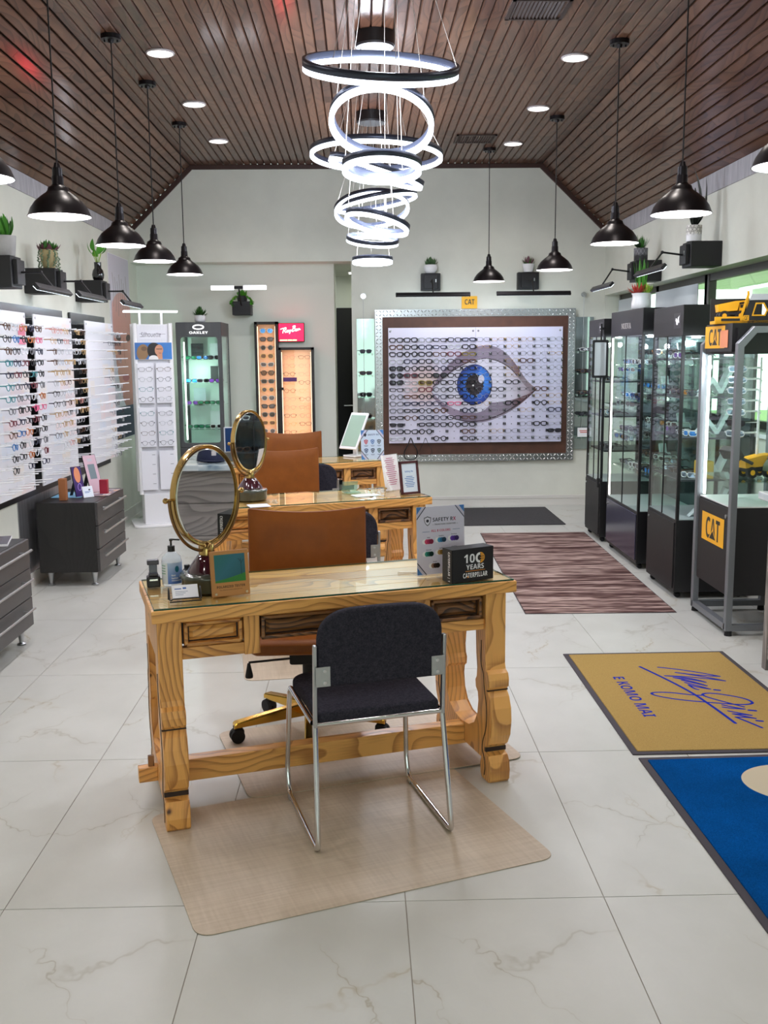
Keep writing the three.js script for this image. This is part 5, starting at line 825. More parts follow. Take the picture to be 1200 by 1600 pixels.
// ---------- mats on the floor ----------
function flatMat(name, label, w, d, x, z, turn, mat, h = 0.006, r = 0.01, border) {
  const t = thing(name, label, 'mat', [x, 0.0005, z], turn);
  const g = extr(rrect(w, d, r), h, Math.min(0.002, h / 3)).rotateX(-Math.PI / 2); // lies in xz
  { const p = g.attributes.position, uv = g.attributes.uv; for (let i = 0; i < p.count; i++) uv.setXY(i, p.getX(i) / w + 0.5, 0.5 - p.getZ(i) / d); }
  part('pile', g, mat, t);
  if (border) { const s = rrect(w + 2 * border, d + 2 * border, r); s.holes.push(rrect(w, d, r)); part('rubber_edge', extr(s, h * 0.6, 0.0015).rotateX(-Math.PI / 2), std(0x39343a, 0.85), t); }
  return t;
}
{
  const w = 0.84, d = 1.36;
  const tanTex = canvasTex(900, 1414, (g, W, H) => {
    const im = g.createImageData(W, H); for (let j = 0; j < H; j++) for (let i = 0; i < W; i++) { const n = hash(i, j, 3), k = 0.86 + 0.28 * n, o = 4 * (j * W + i); im.data[o] = 158 * k; im.data[o + 1] = 131 * k; im.data[o + 2] = 78 * k; im.data[o + 3] = 255; } g.putImageData(im, 0, 0);
    g.strokeStyle = g.fillStyle = '#1d2a92'; g.lineCap = g.lineJoin = 'round';
    const S = (pts, lw) => { g.lineWidth = lw; g.beginPath(); const q = pts.map(([x, y]) => [x * W, y * H]); g.moveTo(...q[0]); for (let i = 1; i < q.length - 1; i++) { const m = [(q[i][0] + q[i + 1][0]) / 2, (q[i][1] + q[i + 1][1]) / 2]; g.quadraticCurveTo(...q[i], ...(i === q.length - 2 ? q[i + 1] : m)); } if (q.length === 2) g.lineTo(...q[1]); g.stroke(); };
    S([[0.391, 0.174], [0.472, 0.309], [0.556, 0.484], [0.585, 0.597], [0.609, 0.708], [0.623, 0.787]], 17);
    for (const s of [[[0.502, 0.185], [0.665, 0.223], [0.819, 0.307]], [[0.819, 0.307], [0.708, 0.296], [0.579, 0.253]], [[0.579, 0.253], [0.708, 0.296], [0.821, 0.36]], [[0.821, 0.36], [0.663, 0.305], [0.494, 0.289]], [[0.494, 0.289], [0.645, 0.315], [0.696, 0.372]], [[0.696, 0.372], [0.635, 0.334], [0.536, 0.313]], [[0.536, 0.313], [0.625, 0.354], [0.68, 0.411]], [[0.68, 0.411], [0.615, 0.373], [0.569, 0.345]], [[0.575, 0.372], [0.634, 0.412], [0.68, 0.448]], [[0.68, 0.448], [0.623, 0.431], [0.582, 0.397]], [[0.582, 0.397], [0.585, 0.442], [0.608, 0.451]],
      [[0.593, 0.512], [0.543, 0.51], [0.444, 0.478], [0.35, 0.47], [0.312, 0.48], [0.326, 0.507], [0.432, 0.552], [0.591, 0.586], [0.761, 0.617], [0.83, 0.61], [0.842, 0.586], [0.819, 0.552], [0.755, 0.52], [0.68, 0.494], [0.625, 0.49], [0.594, 0.51], [0.645, 0.558], [0.762, 0.636]],
      [[0.657, 0.614], [0.704, 0.64], [0.752, 0.658]], [[0.752, 0.658], [0.692, 0.651], [0.647, 0.636]], [[0.654, 0.674], [0.702, 0.695], [0.752, 0.718]], [[0.752, 0.718], [0.702, 0.705], [0.664, 0.702]], [[0.664, 0.702], [0.713, 0.727], [0.756, 0.747]], [[0.756, 0.747], [0.709, 0.732], [0.66, 0.733]], [[0.66, 0.733], [0.696, 0.774], [0.737, 0.831]]]) S(s, 15);
    for (const s of [[[0.704, 0.457], [0.726, 0.463]], [[0.773, 0.67], [0.802, 0.676]], [[0.753, 0.769], [0.775, 0.773]]]) S(s, 20);
    g.save(); g.translate(0.168 * W, 0.285 * H); g.rotate(Math.PI / 2); g.font = 'bold 84px sans-serif'; const tw = g.measureText('E KOMO MAI').width; g.scale(0.43 * H / tw, 1.0); g.fillText('E KOMO MAI', 0, 0); g.restore();
  });
  flatMat('door_mat', 'tan entrance mat with a blue handwritten logo', w, d, 1.553, -4.628, 0.005, phys({ roughness: 1, specularIntensity: 0.1, map: tanTex }), 0.008, 0.005, 0.028);
  const blueTex = canvasTex(640, 960, (g, W, H) => {
    const im = g.createImageData(W, H); for (let j = 0; j < H; j++) for (let i = 0; i < W; i++) { const n = hash(i, j, 9) * 0.5 + hash(i >> 1, j >> 1, 4) * 0.5, m = fbm(i / 90, j / 90, 5, 997, 991, 3), k = 0.72 + 0.34 * n + 0.22 * (m - 0.5), o = 4 * (j * W + i); im.data[o] = 4 * k; im.data[o + 1] = 74 * k; im.data[o + 2] = 140 * k; im.data[o + 3] = 255; } g.putImageData(im, 0, 0);
    g.fillStyle = '#bdb29a'; g.save(); g.translate(W * 0.57, H * 0.234); g.scale(W / 0.86, H / 1.3); // metres about the swirl
    g.fill(new Path2D('M-0.19 -0.04 C-0.2 -0.16 -0.08 -0.24 0.05 -0.22 C0.2 -0.2 0.26 -0.06 0.24 0.06 C0.2 -0.04 0.12 -0.12 0.02 -0.12 C-0.1 -0.12 -0.13 -0.02 -0.1 0.1 C-0.16 0.06 -0.19 0.0 -0.19 -0.04 Z')); g.restore();
  });
  flatMat('door_mat', 'blue entrance mat with a pale swirl in front of the tan mat', 0.86, 1.31, 1.595, -3.205, 0.02, phys({ roughness: 1, specularIntensity: 0.05, map: blueTex }), 0.009, 0.005, 0.03);
}
{
  const tex = dataTex(256, 1024, (u, v) => { const a = fbm(u * 3, v * 110, 3, 3, 110, 3), b = fbm(u * 12, v * 260, 8, 12, 260, 2), k = smooth(0.3, 0.72, a * 0.65 + b * 0.35); return mixc([66, 44, 42], [172, 150, 142], k); });
  flatMat('runner_rug', 'long brown and grey streaked runner beside the glass cabinets', 0.965, 2.94, 1.553, -7.68, -0.02, phys({ roughness: 0.9, specularIntensity: 0.2, map: tex }), 0.005, 0.004, 0.006);
  flatMat('floor_mat', 'plain charcoal mat in front of the eye display', 1.15, 1.12, 1.41, -10.14, 0, std(0xffffff, 0.95, 0, { map: metres(fbmTex(71, [40, 39, 41], [62, 60, 62], 120, 120, 2), 1, 1) }), 0.008, 0.012);
  const vinyl = std(0xffffff, 0.5, 0, { map: dataTex(512, 512, (u, v) => { const a = fbm(u * 6, v * 160, 13, 6, 160, 3), b = fbm(u * 160, v * 8, 14, 160, 8, 2), c = fbm(u * 3, v * 3, 15, 3, 3, 3); return mixc([170, 153, 133], [208, 192, 172], a * 0.45 + b * 0.35 + c * 0.2); }) });
  flatMat('chair_mat', 'beige woven vinyl chair mat under the nearest grey chair', 1.2, 0.84, -0.08, -3.262, 20.7 * Math.PI / 180, vinyl, 0.003, 0.06);
  const b = flatMat('chair_mat', 'beige vinyl chair mat under the nearest leather chair', 1.15, 0.72, 0.0, -4.075, 17.5 * Math.PI / 180, vinyl, 0.003, 0.06); b.position.y = 0.0038;
  flatMat('chair_mat', 'pale vinyl chair mat in front of the second desk', 1.1, 0.8, -0.13, -5.43, 8 * Math.PI / 180, vinyl, 0.003, 0.06);
}
// ---------- grey wood counter at the right, with stone top ----------
{
  const t = thing('reception_counter', 'grey wood grain counter with stone top at the right edge', 'counter', [0, 0, 0]);
  const gw = std(0xffffff, 0.55, 0, { map: metres(woodTex(81, [150, 143, 138], [96, 90, 88], [80, 74, 70], { rings: 12, knots: 1, contrast: 1.0 }), 1.4, 0.5) });
  part('end_panel', grain(span(2.1, 2.61, 0, 0.9, -5.05, -5.0, 0.003), 'y'), gw, t);
  for (let i = 0; i < 4; i++) part('front_board', grain(span(2.105, 2.125, 0.06 + i * 0.21, 0.06 + (i + 1) * 0.21 - 0.004, -5.0, -1.5, 0.002), 'z'), gw, t);
  part('carcass', span(2.125, 2.61, 0.05, 0.9, -5.0, -1.5), gw, t); part('toe_kick', span(2.14, 2.6, 0, 0.06, -4.98, -1.52), M.blackMatte, t);
  const stone = phys({ map: metres(dataTex(512, 256, (u, v) => { const n = fbm(u * 4 + fbm(u * 4, v * 3, 5, 4, 3, 3) * 2, v * 7, 6, 64, 64, 4); return mixc(mixc([60, 92, 118], [196, 208, 214], smooth(0.3, 0.62, n)), [236, 238, 238], smooth(0.6, 0.72, n)); }), 1.6, 0.8), roughness: 0.12, clearcoat: 0.4 });
  part('stone_top', grain(span(2.05, 2.62, 0.9, 0.94, -5.08, -1.45, 0.006), 'z'), stone, t);
  const c = thing('baseball_cap', 'dark navy baseball cap lying on the stone counter top', 'cap', [2.28, 0.941, -3.62], -1.8);
  const crown = new THREE.SphereGeometry(0.09, 24, 14, 0, Math.PI * 2, 0, Math.PI / 2).scale(1, 1.15, 1.08), cm = std(0x1b2140, 0.85); part('crown', crown, cm, c); const vis = new THREE.Shape(); vis.moveTo(-0.085, 0.02); vis.bezierCurveTo(-0.08, 0.15, 0.08, 0.15, 0.085, 0.02); vis.quadraticCurveTo(0, 0.08, -0.085, 0.02); part('visor', extr(vis, 0.006, 0.0015).rotateX(Math.PI / 2).translate(0, 0.012, 0.03), cm, c); part('badge', bx(0.03, 0.03, 0.006, 0, 0.055, 0.088, 0.002), std(0xd8d2d0, 0.6), c); part('button', new THREE.SphereGeometry(0.008, 10, 8).translate(0, 0.104, 0), cm, c);
}
// ---------- chests of drawers on the left ----------
function chest(label, x0, x1, z0, z1) {
  const t = thing('drawer_chest', label, 'chest of drawers', [0, 0, 0], 0, 'black chests of drawers'), bm = std(0xffffff, 0.42, 0, { map: metres(woodTex(84, [30, 28, 28], [17, 16, 17], [14, 13, 14], { rings: 10, knots: 0, w: 256, h: 128 }), 1.2, 0.5) }), y0 = 0.105, y1 = 0.62;
  part('body', grain(span(x0, x1 - 0.02, y0, y1, z0, z1, 0.003), 'y'), bm, t); const h = (y1 - y0) / 3;
  for (let i = 0; i < 3; i++) {
    const d = part('drawer', grain(span(x1 - 0.02, x1, y0 + i * h + 0.002, y0 + (i + 1) * h - 0.003, z0 + 0.002, z1 - 0.002, 0.003), 'z'), std(0x3e3c3d, 0.36), t), y = y0 + (i + 0.66) * h;
    part('bar_handle', rod([x1 + 0.032, y, z0 + 0.06], [x1 + 0.032, y, z1 - 0.06], 0.0075, 12), M.steel, d); for (const z of [z0 + 0.16, z1 - 0.16]) part('handle_post', rod([x1, y, z], [x1 + 0.032, y, z], 0.005, 8), M.steel, d);
  }
  const leg = lathe([[0, 0.105], [0.023, 0.105], [0.022, 0.09], [0.013, 0.022], [0.013, 0.014], [0.026, 0.01], [0.026, 0.001], [0, 0.001]], 20);
  for (const x of [x0 + 0.06, x1 - 0.06]) for (const z of [z0 + 0.06, z1 - 0.06]) { const l = part('leg', leg, M.steel, t); l.position.set(x, 0, z); }
  return t;
}
chest('black three-drawer chest below the rod boards, with cards on top', -2.36, -1.92, -8.0, -7.19);
chest('black three-drawer chest cut off by the left edge, with a booklet', -2.38, -1.945, -5.76, -4.95);
{ // things on the chests
  const y = 0.6215;
  const strut = (w, h, lean, f = 0.7) => { const zt = -f * h * Math.tan(lean) - 0.007, zb = zt - 0.3 * h, L = Math.hypot(f * h, 0.3 * h); return xf(bx(w, L, 0.003), { p: [0, f * h / 2 + 0.001, (zt + zb) / 2], r: [Math.atan2(0.3 * h, f * h), 0, 0] }); };
  const book = thing('booklet', 'flat grey booklet lying on the near left chest', 'booklet', [-2.12, y, -5.62], 0.25); part('pages', bx(0.22, 0.012, 0.28, 0, 0.006, 0), M.white, book); part('cover', sheet(0.216, 0.276).rotateX(-Math.PI / 2).translate(0, 0.0123, 0), printMat(canvasTex(128, 160, (g, w, h) => { g.fillStyle = '#4a4750'; g.fillRect(0, 0, w, h); g.fillStyle = '#2f2c36'; for (let i = 0; i < 3; i++) g.fillRect(20, 24 + i * 42, 84, 20); })), book);
  const wb = solo('wood_block', grain(bx(0.05, 0.16, 0.055, 0, 0.08, 0, 0.002), 'y'), std(0x9a5f35, 0.6), 'plain brown wooden block standing on the black chest', 'block'); wb.position.set(-2.2, y, -7.33);
  const mail = solo('blue_leaflet', bx(0.22, 0.003, 0.3, 0, 0.0016, 0), std(0x7fb4d6, 0.5), 'pale blue leaflet lying flat on the black chest', 'leaflet'); mail.position.set(-2.22, y, -7.6);
  const pc = solo('magazine_sheet', bx(0.2, 0.003, 0.4, 0, 0.0016, 0), printMat(canvasTex(128, 256, (g, w, h) => { g.fillStyle = '#8b7a80'; g.fillRect(0, 0, w, h); const q = rng(8); for (let i = 0; i < 40; i++) { g.fillStyle = ['#d9a27a', '#3b3f63', '#b9b4bd', '#6e5866', '#e2ddd8'][i % 5]; g.fillRect(q() * w, q() * h, 12 + q() * 40, 8 + q() * 30); } })), 'colourful magazine sheet lying along the chest front edge', 'magazine'); pc.position.set(-2.02, y, -7.72);
  const card = (name, label, w, h, x, z, turn, lean, tex, backM = M.blackMatte) => { const t = thing(name, label, 'display card', [x, y, z], turn); const g = new THREE.Group(); g.name = 'card'; g.rotation.x = -lean; t.add(g); part('board', bx(w, h, 0.008, 0, h / 2, 0), backM, g); part('print', sheet(w - 0.006, h - 0.006).translate(0, h / 2, 0.0045), printMat(tex, 0.35), g); part('strut', strut(w * 0.3, h, lean), backM, t); return t; };
  card('display_card', 'tall purple card with an orange portrait shape on the chest', 0.09, 0.23, -2.12, -7.5, 0.95, 0.22, canvasTex(96, 220, (g, w, h) => { g.fillStyle = '#3a1e63'; g.fillRect(0, 0, w, h); g.fillStyle = '#d98a62'; g.beginPath(); g.ellipse(48, 60, 32, 58, 0, 0, 7); g.fill(); g.strokeStyle = '#a58bd0'; g.lineWidth = 6; g.beginPath(); g.ellipse(52, 150, 18, 26, 0.3, 0, 7); g.stroke(); }));
  card('display_card', 'small white card with blue print on the chest', 0.085, 0.085, -2.05, -7.46, 0.8, 0.3, canvasTex(96, 96, (g, w, h) => { g.fillStyle = '#dfe6f2'; g.fillRect(0, 0, w, h); g.fillStyle = '#4d6fae'; g.fillRect(16, 44, 58, 5); g.fillRect(16, 54, 44, 4); g.fillStyle = '#232a3c'; g.fillRect(56, 24, 18, 12); }), M.white);
  card('display_card', 'tall pink and grey leaning tester card on the chest', 0.12, 0.3, -2.06, -7.74, 0.9, 0.32, canvasTex(96, 230, (g, w, h) => { g.fillStyle = '#c9a9b6'; g.fillRect(0, 0, w, h); g.fillStyle = '#6f7f86'; g.fillRect(22, 56, 52, 92); g.fillStyle = '#b8b3bd'; g.fillRect(30, 20, 36, 18); }));
  const rb = solo('red_box', bx(0.06, 0.11, 0.05, 0, 0.055, 0, 0.003), std(0x9c1f36, 0.4), 'small dark red box standing on the black chest', 'box'); rb.position.set(-1.985, y, -7.66);
}
// ---------- long poster at the back of the left wall ----------
{
  const tex = canvasTex(256, 680, (g, w, h) => {
    g.fillStyle = '#c9c4d0'; g.fillRect(0, 0, w, h); const s = g.createLinearGradient(0, h * 0.15, 0, h); s.addColorStop(0, '#cfa9a6'); s.addColorStop(0.25, '#c98f86'); s.addColorStop(0.7, '#b3766d'); s.addColorStop(1, '#5a4550'); g.fillStyle = s; g.beginPath(); g.moveTo(20, 180); g.bezierCurveTo(90, 110, 220, 120, 256, 190); g.lineTo(256, 560); g.bezierCurveTo(180, 600, 110, 560, 80, 480); g.bezierCurveTo(40, 420, 10, 300, 20, 180); g.fill();
    g.strokeStyle = '#8b7d7c'; g.lineWidth = 4; for (let i = 0; i < 7; i++) { g.beginPath(); g.moveTo(40 + i * 28, 66 + (i % 3) * 14); g.quadraticCurveTo(60 + i * 26, 130 + (i % 2) * 30, 40 + i * 30, 190 + (i % 3) * 16); g.stroke(); }
    g.fillStyle = '#4e3636'; g.beginPath(); g.ellipse(80, 300, 34, 13, 0.1, 0, 7); g.fill(); g.beginPath(); g.ellipse(210, 300, 30, 13, -0.1, 0, 7); g.fill(); g.strokeStyle = '#a26a62'; g.lineWidth = 7; g.beginPath(); g.moveTo(152, 300); g.quadraticCurveTo(142, 370, 158, 398); g.stroke(); g.fillStyle = '#9c4e58'; g.beginPath(); g.ellipse(158, 452, 46, 14, 0, 0, 7); g.fill(); g.fillStyle = '#26304a'; g.fillRect(0, 560, 256, 120);
  });
  const t = thing('wall_poster', 'tall poster of a pinkish face on the left wall near the corner', 'poster', [XL, 0, 0]); part('board', span(0.001, 0.008, 0.84, 2.66, -10.78, -9.93), M.white, t); part('print', new THREE.PlaneGeometry(0.84, 1.81).rotateY(Math.PI / 2).translate(0.0085, 1.75, -10.355), printMat(tex, 0.5), t);
}
{ // yellow wall sign over the eye display and the little sensor
  const t = thing('wall_sign', 'small square yellow sign on the wall above the eye display', 'sign', [1.172, 2.205, ZB]); part('board', bx(0.166, 0.13, 0.012, 0, 0, 0.008), std(0xe0a010, 0.5), t);
  part('print', sheet(0.164, 0.128).translate(0, 0, 0.0146), printMat(letterTex('#f0b21a', '#1a1713', (g, w, h) => { g.save(); g.translate(w / 2, h * 0.68); g.scale(0.9, 1.15); g.font = 'bold 104px sans-serif'; g.textAlign = 'center'; g.fillText('CAT', 0, 0); g.restore(); g.fillStyle = '#f0b21a'; g.beginPath(); g.moveTo(w / 2, h * 0.54); g.lineTo(w * 0.43, h * 0.7); g.lineTo(w * 0.57, h * 0.7); g.fill(); }, 256, 200), 0.5), t);
  const s = thing('wall_sensor', 'small dark sensor high on the right wall near the corner', 'sensor', [XR, 2.82, -10.4]); part('housing', new THREE.SphereGeometry(0.045, 16, 12).scale(0.8, 1.1, 0.8).translate(-0.05, 0, 0), M.charcoal, s); part('bracket', rod([0, 0.0, 0], [-0.03, 0, 0], 0.012), M.charcoal, s);
}
// ---------- things on the desks ----------
const easel = (w, h, lean, f = 0.7) => { const zt = -f * h * Math.tan(lean) - 0.01, zb = zt - 0.3 * h, L = Math.hypot(f * h, 0.3 * h); return xf(bx(w, L, 0.003), { p: [0, f * h / 2 + 0.001, (zt + zb) / 2], r: [Math.atan2(0.3 * h, f * h), 0, 0] }); };
const burg = phys({ color: 0x3b1420, roughness: 0.12, clearcoat: 0.6 }), olive = phys({ color: 0x3c4038, roughness: 0.18, clearcoat: 0.5 });
function standMirror(label, x, z, yaw, tilt, R = 0.182) {
  const t = thing('vanity_mirror', label, 'mirror', [x, 0.8, z], yaw, 'gold rimmed vanity mirrors'), cy = 0.352;
  part('foot', lathe([[0, 0], [0.092, 0], [0.098, 0.008], [0.1, 0.05], [0.104, 0.056], [0.1, 0.066], [0.076, 0.07], [0, 0.07]], 40), olive, t);
  part('glazed_cone', lathe([[0.074, 0.07], [0.072, 0.08], [0.05, 0.112], [0.034, 0.132], [0, 0.132]], 36), burg, t);
  part('neck', lathe([[0.027, 0.13], [0.03, 0.136], [0.026, 0.15], [0.026, 0.17], [0.012, 0.18], [0, 0.18]], 24), M.goldFrame, t);
  const ov = 0.8, Ry = R + 0.017, arc = []; for (let i = 0; i <= 40; i++) { const a = Math.PI + i / 40 * Math.PI; arc.push([Math.cos(a) * Ry * ov, cy + Math.sin(a) * Ry, 0]); }
  part('yoke', bend(arc, 0.006, 60, 8), M.bronze, t);
  for (const s of [-1, 1]) part('pivot_knob', [new THREE.SphereGeometry(0.0105, 14, 10).translate(s * (Ry * ov + 0.016), cy, 0), rod([s * (R * ov - 0.002), cy, 0], [s * (Ry * ov + 0.014), cy, 0], 0.005)], M.goldFrame, t);
  const g = new THREE.Group(); g.name = 'mirror_head'; g.position.y = cy; g.rotation.x = tilt; g.scale.x = ov; t.add(g);
  part('gold_rim', lathe([[R - 0.008, 0.013], [R - 0.003, 0.016], [R, 0.013], [R, -0.013], [R - 0.003, -0.016], [R - 0.008, -0.013], [R - 0.008, 0.013]], 72).rotateX(Math.PI / 2), M.goldFrame, g);
  part('bevel', lathe([[R - 0.02, 0.0105], [R - 0.007, 0.007], [R - 0.007, 0.0], [R - 0.02, 0.0]], 72).rotateX(Math.PI / 2), M.mirror, g);
  part('mirror_glass', cyl(R - 0.019, R - 0.019, 0.004, 0, 0.0085, 0, 72).rotateX(Math.PI / 2), M.mirror, g); part('back_plate', cyl(R - 0.008, R - 0.008, 0.004, 0, -0.008, 0, 48).rotateX(Math.PI / 2), M.goldFrame, g);
}
standMirror('large oval gold-rimmed mirror on the nearest desk', -0.577, -3.635, 49 * Math.PI / 180, 0.012, 0.187);
standMirror('oval gold-rimmed mirror on the second desk, farther back', -0.675, -5.98, 57 * Math.PI / 180, 0.0, 0.188);
{
  const Y = 0.8005;
  { const t = thing('sanitizer_bottle', 'clear pump bottle of hand sanitizer with blue label', 'bottle', [-0.722, Y, -3.705], 0.2);
    part('body', lathe([[0, 0], [0.033, 0], [0.0375, 0.006], [0.0375, 0.098], [0.034, 0.112], [0.018, 0.128], [0.0135, 0.132], [0, 0.132]], 32), phys({ color: 0xf4f9ff, roughness: 0.06, transmission: 0.7, thickness: 0, ior: 1.36, side: THREE.DoubleSide }), t);
    part('label', new THREE.CylinderGeometry(0.0381, 0.0381, 0.08, 32, 1, true, -1.45, 2.9).translate(0, 0.053, 0), std(0xffffff, 0.4, 0, { side: THREE.DoubleSide, map: canvasTex(320, 160, (g, w, h) => { const b = g.createLinearGradient(0, 0, 0, h); b.addColorStop(0, '#b9cdee'); b.addColorStop(1, '#4f78cf'); g.fillStyle = b; g.fillRect(0, 0, w, h); g.fillStyle = '#e9eef8'; g.fillRect(0, 0, 110, h); g.fillStyle = '#4a9a6a'; for (let i = 0; i < 4; i++) g.fillRect(14, 20 + i * 20, 70, 5); g.fillStyle = '#1f6f8a'; g.beginPath(); g.arc(215, 48, 24, 0, 7); g.fill(); g.fillStyle = '#ffffff'; g.font = 'bold 18px sans-serif'; g.fillText('Hand', 150, 100); g.fillText('Sanitizer', 150, 122); g.fillRect(150, 132, 120, 4); }) }), t);
    part('collar', cyl(0.0135, 0.0135, 0.022, 0, 0.142, 0, 20), M.black, t); part('pump', [cyl(0.004, 0.004, 0.02, 0, 0.162, 0, 10), bx(0.013, 0.009, 0.014, 0, 0.175, 0, 0.003), xf(bx(0.03, 0.006, 0.008, 0.018, 0, 0, 0.002), { p: [0, 0.177, 0], r: [0, 0, -0.1] })], M.black, t); }
  { const t = thing('small_bottle', 'small black bottle half hidden behind the sanitizer', 'bottle', [-0.668, Y, -3.72]); part('body', lathe([[0, 0], [0.02, 0], [0.022, 0.004], [0.022, 0.05], [0.012, 0.062], [0, 0.062]], 20), M.black, t); part('cap', cyl(0.011, 0.011, 0.014, 0, 0.069, 0, 16), M.black, t); }
  { const t = thing('lens_meter_stand', 'small black stand holding a clear tester at the desk corner', 'tester', [-0.79, Y, -3.69], 0.25);
    part('base', bx(0.05, 0.042, 0.045, 0, 0.021, 0, 0.006), M.black, t); part('chrome_band', bx(0.03, 0.006, 0.003, 0, 0.03, 0.0235), M.chrome, t); part('clear_stem', bx(0.03, 0.05, 0.008, 0, 0.064, 0, 0.003), phys({ color: 0x8d8f9c, roughness: 0.1, transmission: 0.6, thickness: 0 }), t); part('head', [bx(0.044, 0.018, 0.03, 0, 0.094, 0, 0.004), bx(0.036, 0.01, 0.03, 0, 0.048, 0, 0.003)], std(0x4a4752, 0.3), t); }
  { const t = thing('card_holder', 'black wire holder with white business cards on the nearest desk', 'card holder', [-0.632, Y, -3.455], 0.28);
    part('wire_stand', [pipe([[-0.055, 0.003, -0.03], [-0.055, 0.052, -0.012], [-0.055, 0.006, 0.028], [-0.05, 0.018, 0.034], [0.05, 0.018, 0.034], [0.055, 0.006, 0.028], [0.055, 0.052, -0.012], [0.055, 0.003, -0.03]], 0.0025, 0.01, 6), rod([-0.055, 0.006, 0.028], [0.055, 0.006, 0.028], 0.0025)], M.black, t);
    const c = part('business_cards', xf(bx(0.09, 0.052, 0.008), { p: [0, 0.036, 0.011], r: [-0.7, 0, 0] }), M.white, t); part('card_print', xf(sheet(0.088, 0.05).translate(0, 0, 0.0044), { p: [0, 0.036, 0.011], r: [-0.7, 0, 0] }), printMat(canvasTex(220, 125, (g, w, h) => { g.fillStyle = '#eceaf2'; g.fillRect(0, 0, w, h); g.fillStyle = '#4a6ab0'; g.fillRect(20, 30, 60, 10); g.fillRect(92, 22, 30, 18); g.fillStyle = '#8890a8'; for (let i = 0; i < 3; i++) g.fillRect(24, 60 + i * 16, 110 - i * 20, 5); }), 0.4), c); }
  { const t = thing('polarized_tester', 'tan framed polarized lens tester card leaning on the nearest desk', 'tester', [-0.478, Y, -3.525], 0.42), g = new THREE.Group(); g.name = 'panel'; g.rotation.x = -0.12; t.add(g); const w = 0.142, h = 0.165;
    part('board', bx(w, h, 0.01, 0, h / 2, 0, 0.003), std(0xb07a45, 0.5), g);
    part('print', sheet(w - 0.004, h - 0.004).translate(0, h / 2, 0.0053), printMat(canvasTex(420, 490, (g2, W, H) => { g2.fillStyle = '#b8824c'; g2.fillRect(0, 0, W, H); const b = g2.createLinearGradient(40, 0, 380, 300); b.addColorStop(0, '#1f6a62'); b.addColorStop(0.5, '#2d6a7c'); b.addColorStop(1, '#235a66'); g2.fillStyle = b; g2.fillRect(38, 36, 346, 306); g2.fillStyle = '#2f7a34'; g2.beginPath(); g2.moveTo(38, 342); g2.lineTo(38, 322); g2.quadraticCurveTo(200, 300, 384, 248); g2.lineTo(384, 342); g2.fill(); g2.strokeStyle = '#173c42'; g2.lineWidth = 6; g2.beginPath(); g2.moveTo(342, 270); g2.lineTo(336, 90); g2.moveTo(338, 130); g2.lineTo(308, 90); g2.moveTo(338, 150); g2.lineTo(366, 104); g2.stroke(); g2.fillStyle = '#2a1c12'; g2.font = 'bold 36px sans-serif'; g2.textAlign = 'center'; g2.fillText('POLARIZED TESTER', W / 2, 402); g2.font = '17px sans-serif'; g2.fillText('The difference with polarized lens', W / 2, 430); }), 0.35), g);
    part('easel_strut', easel(0.05, h, 0.12, 0.6), std(0xa06c3c, 0.6), t); part('screw', [-1, 1].map((s) => cyl(0.005, 0.005, 0.004, 0, 0, 0, 12).rotateX(Math.PI / 2).translate(s * 0.057, 0.012, 0.0065)), M.chrome, t); }
  const shield = (g, x, y, s, col) => { g.fillStyle = col; g.beginPath(); g.moveTo(x, y - s); g.quadraticCurveTo(x + s * 0.5, y - s * 0.75, x + s * 0.8, y - s * 0.75); g.quadraticCurveTo(x + s * 0.85, y + s * 0.5, x, y + s); g.quadraticCurveTo(x - s * 0.85, y + s * 0.5, x - s * 0.8, y - s * 0.75); g.quadraticCurveTo(x - s * 0.5, y - s * 0.75, x, y - s); g.fill(); };
  const corners = (g, W, H) => { for (const [x, y, sx, sy] of [[0, 0, 1, 1], [W, 0, -1, 1], [0, H, 1, -1], [W, H, -1, -1]]) { g.save(); g.translate(x, y); g.scale(sx, sy); g.fillStyle = '#2b2f48'; g.beginPath(); g.moveTo(0, 0); g.lineTo(104, 0); g.lineTo(0, 128); g.fill(); g.fillStyle = '#c9c6dc'; g.beginPath(); g.moveTo(0, 0); g.lineTo(92, 0); g.lineTo(0, 114); g.fill(); g.fillStyle = '#3f7cc4'; g.beginPath(); g.moveTo(0, 0); g.lineTo(58, 0); g.lineTo(0, 74); g.fill(); g.restore(); } };
  const holder = (label, w, h, x, z, turn, lean, tex) => { const t = thing('sign_holder', label, 'sign', [x, Y, z], turn), g = new THREE.Group(); g.name = 'panel'; g.rotation.x = -lean; t.add(g); part('paper', bx(w - 0.008, h - 0.008, 0.0012, 0, h / 2, 0), M.white, g); part('print', sheet(w - 0.009, h - 0.009).translate(0, h / 2, 0.0009), printMat(tex, 0.3), g); part('clear_front', sheet(w, h).translate(0, h / 2, 0.0035), M.acrylic, g); part('clear_foot', bx(w, 0.003, 0.075, 0, 0.0016, -0.02), M.acrylic, t); return t; };
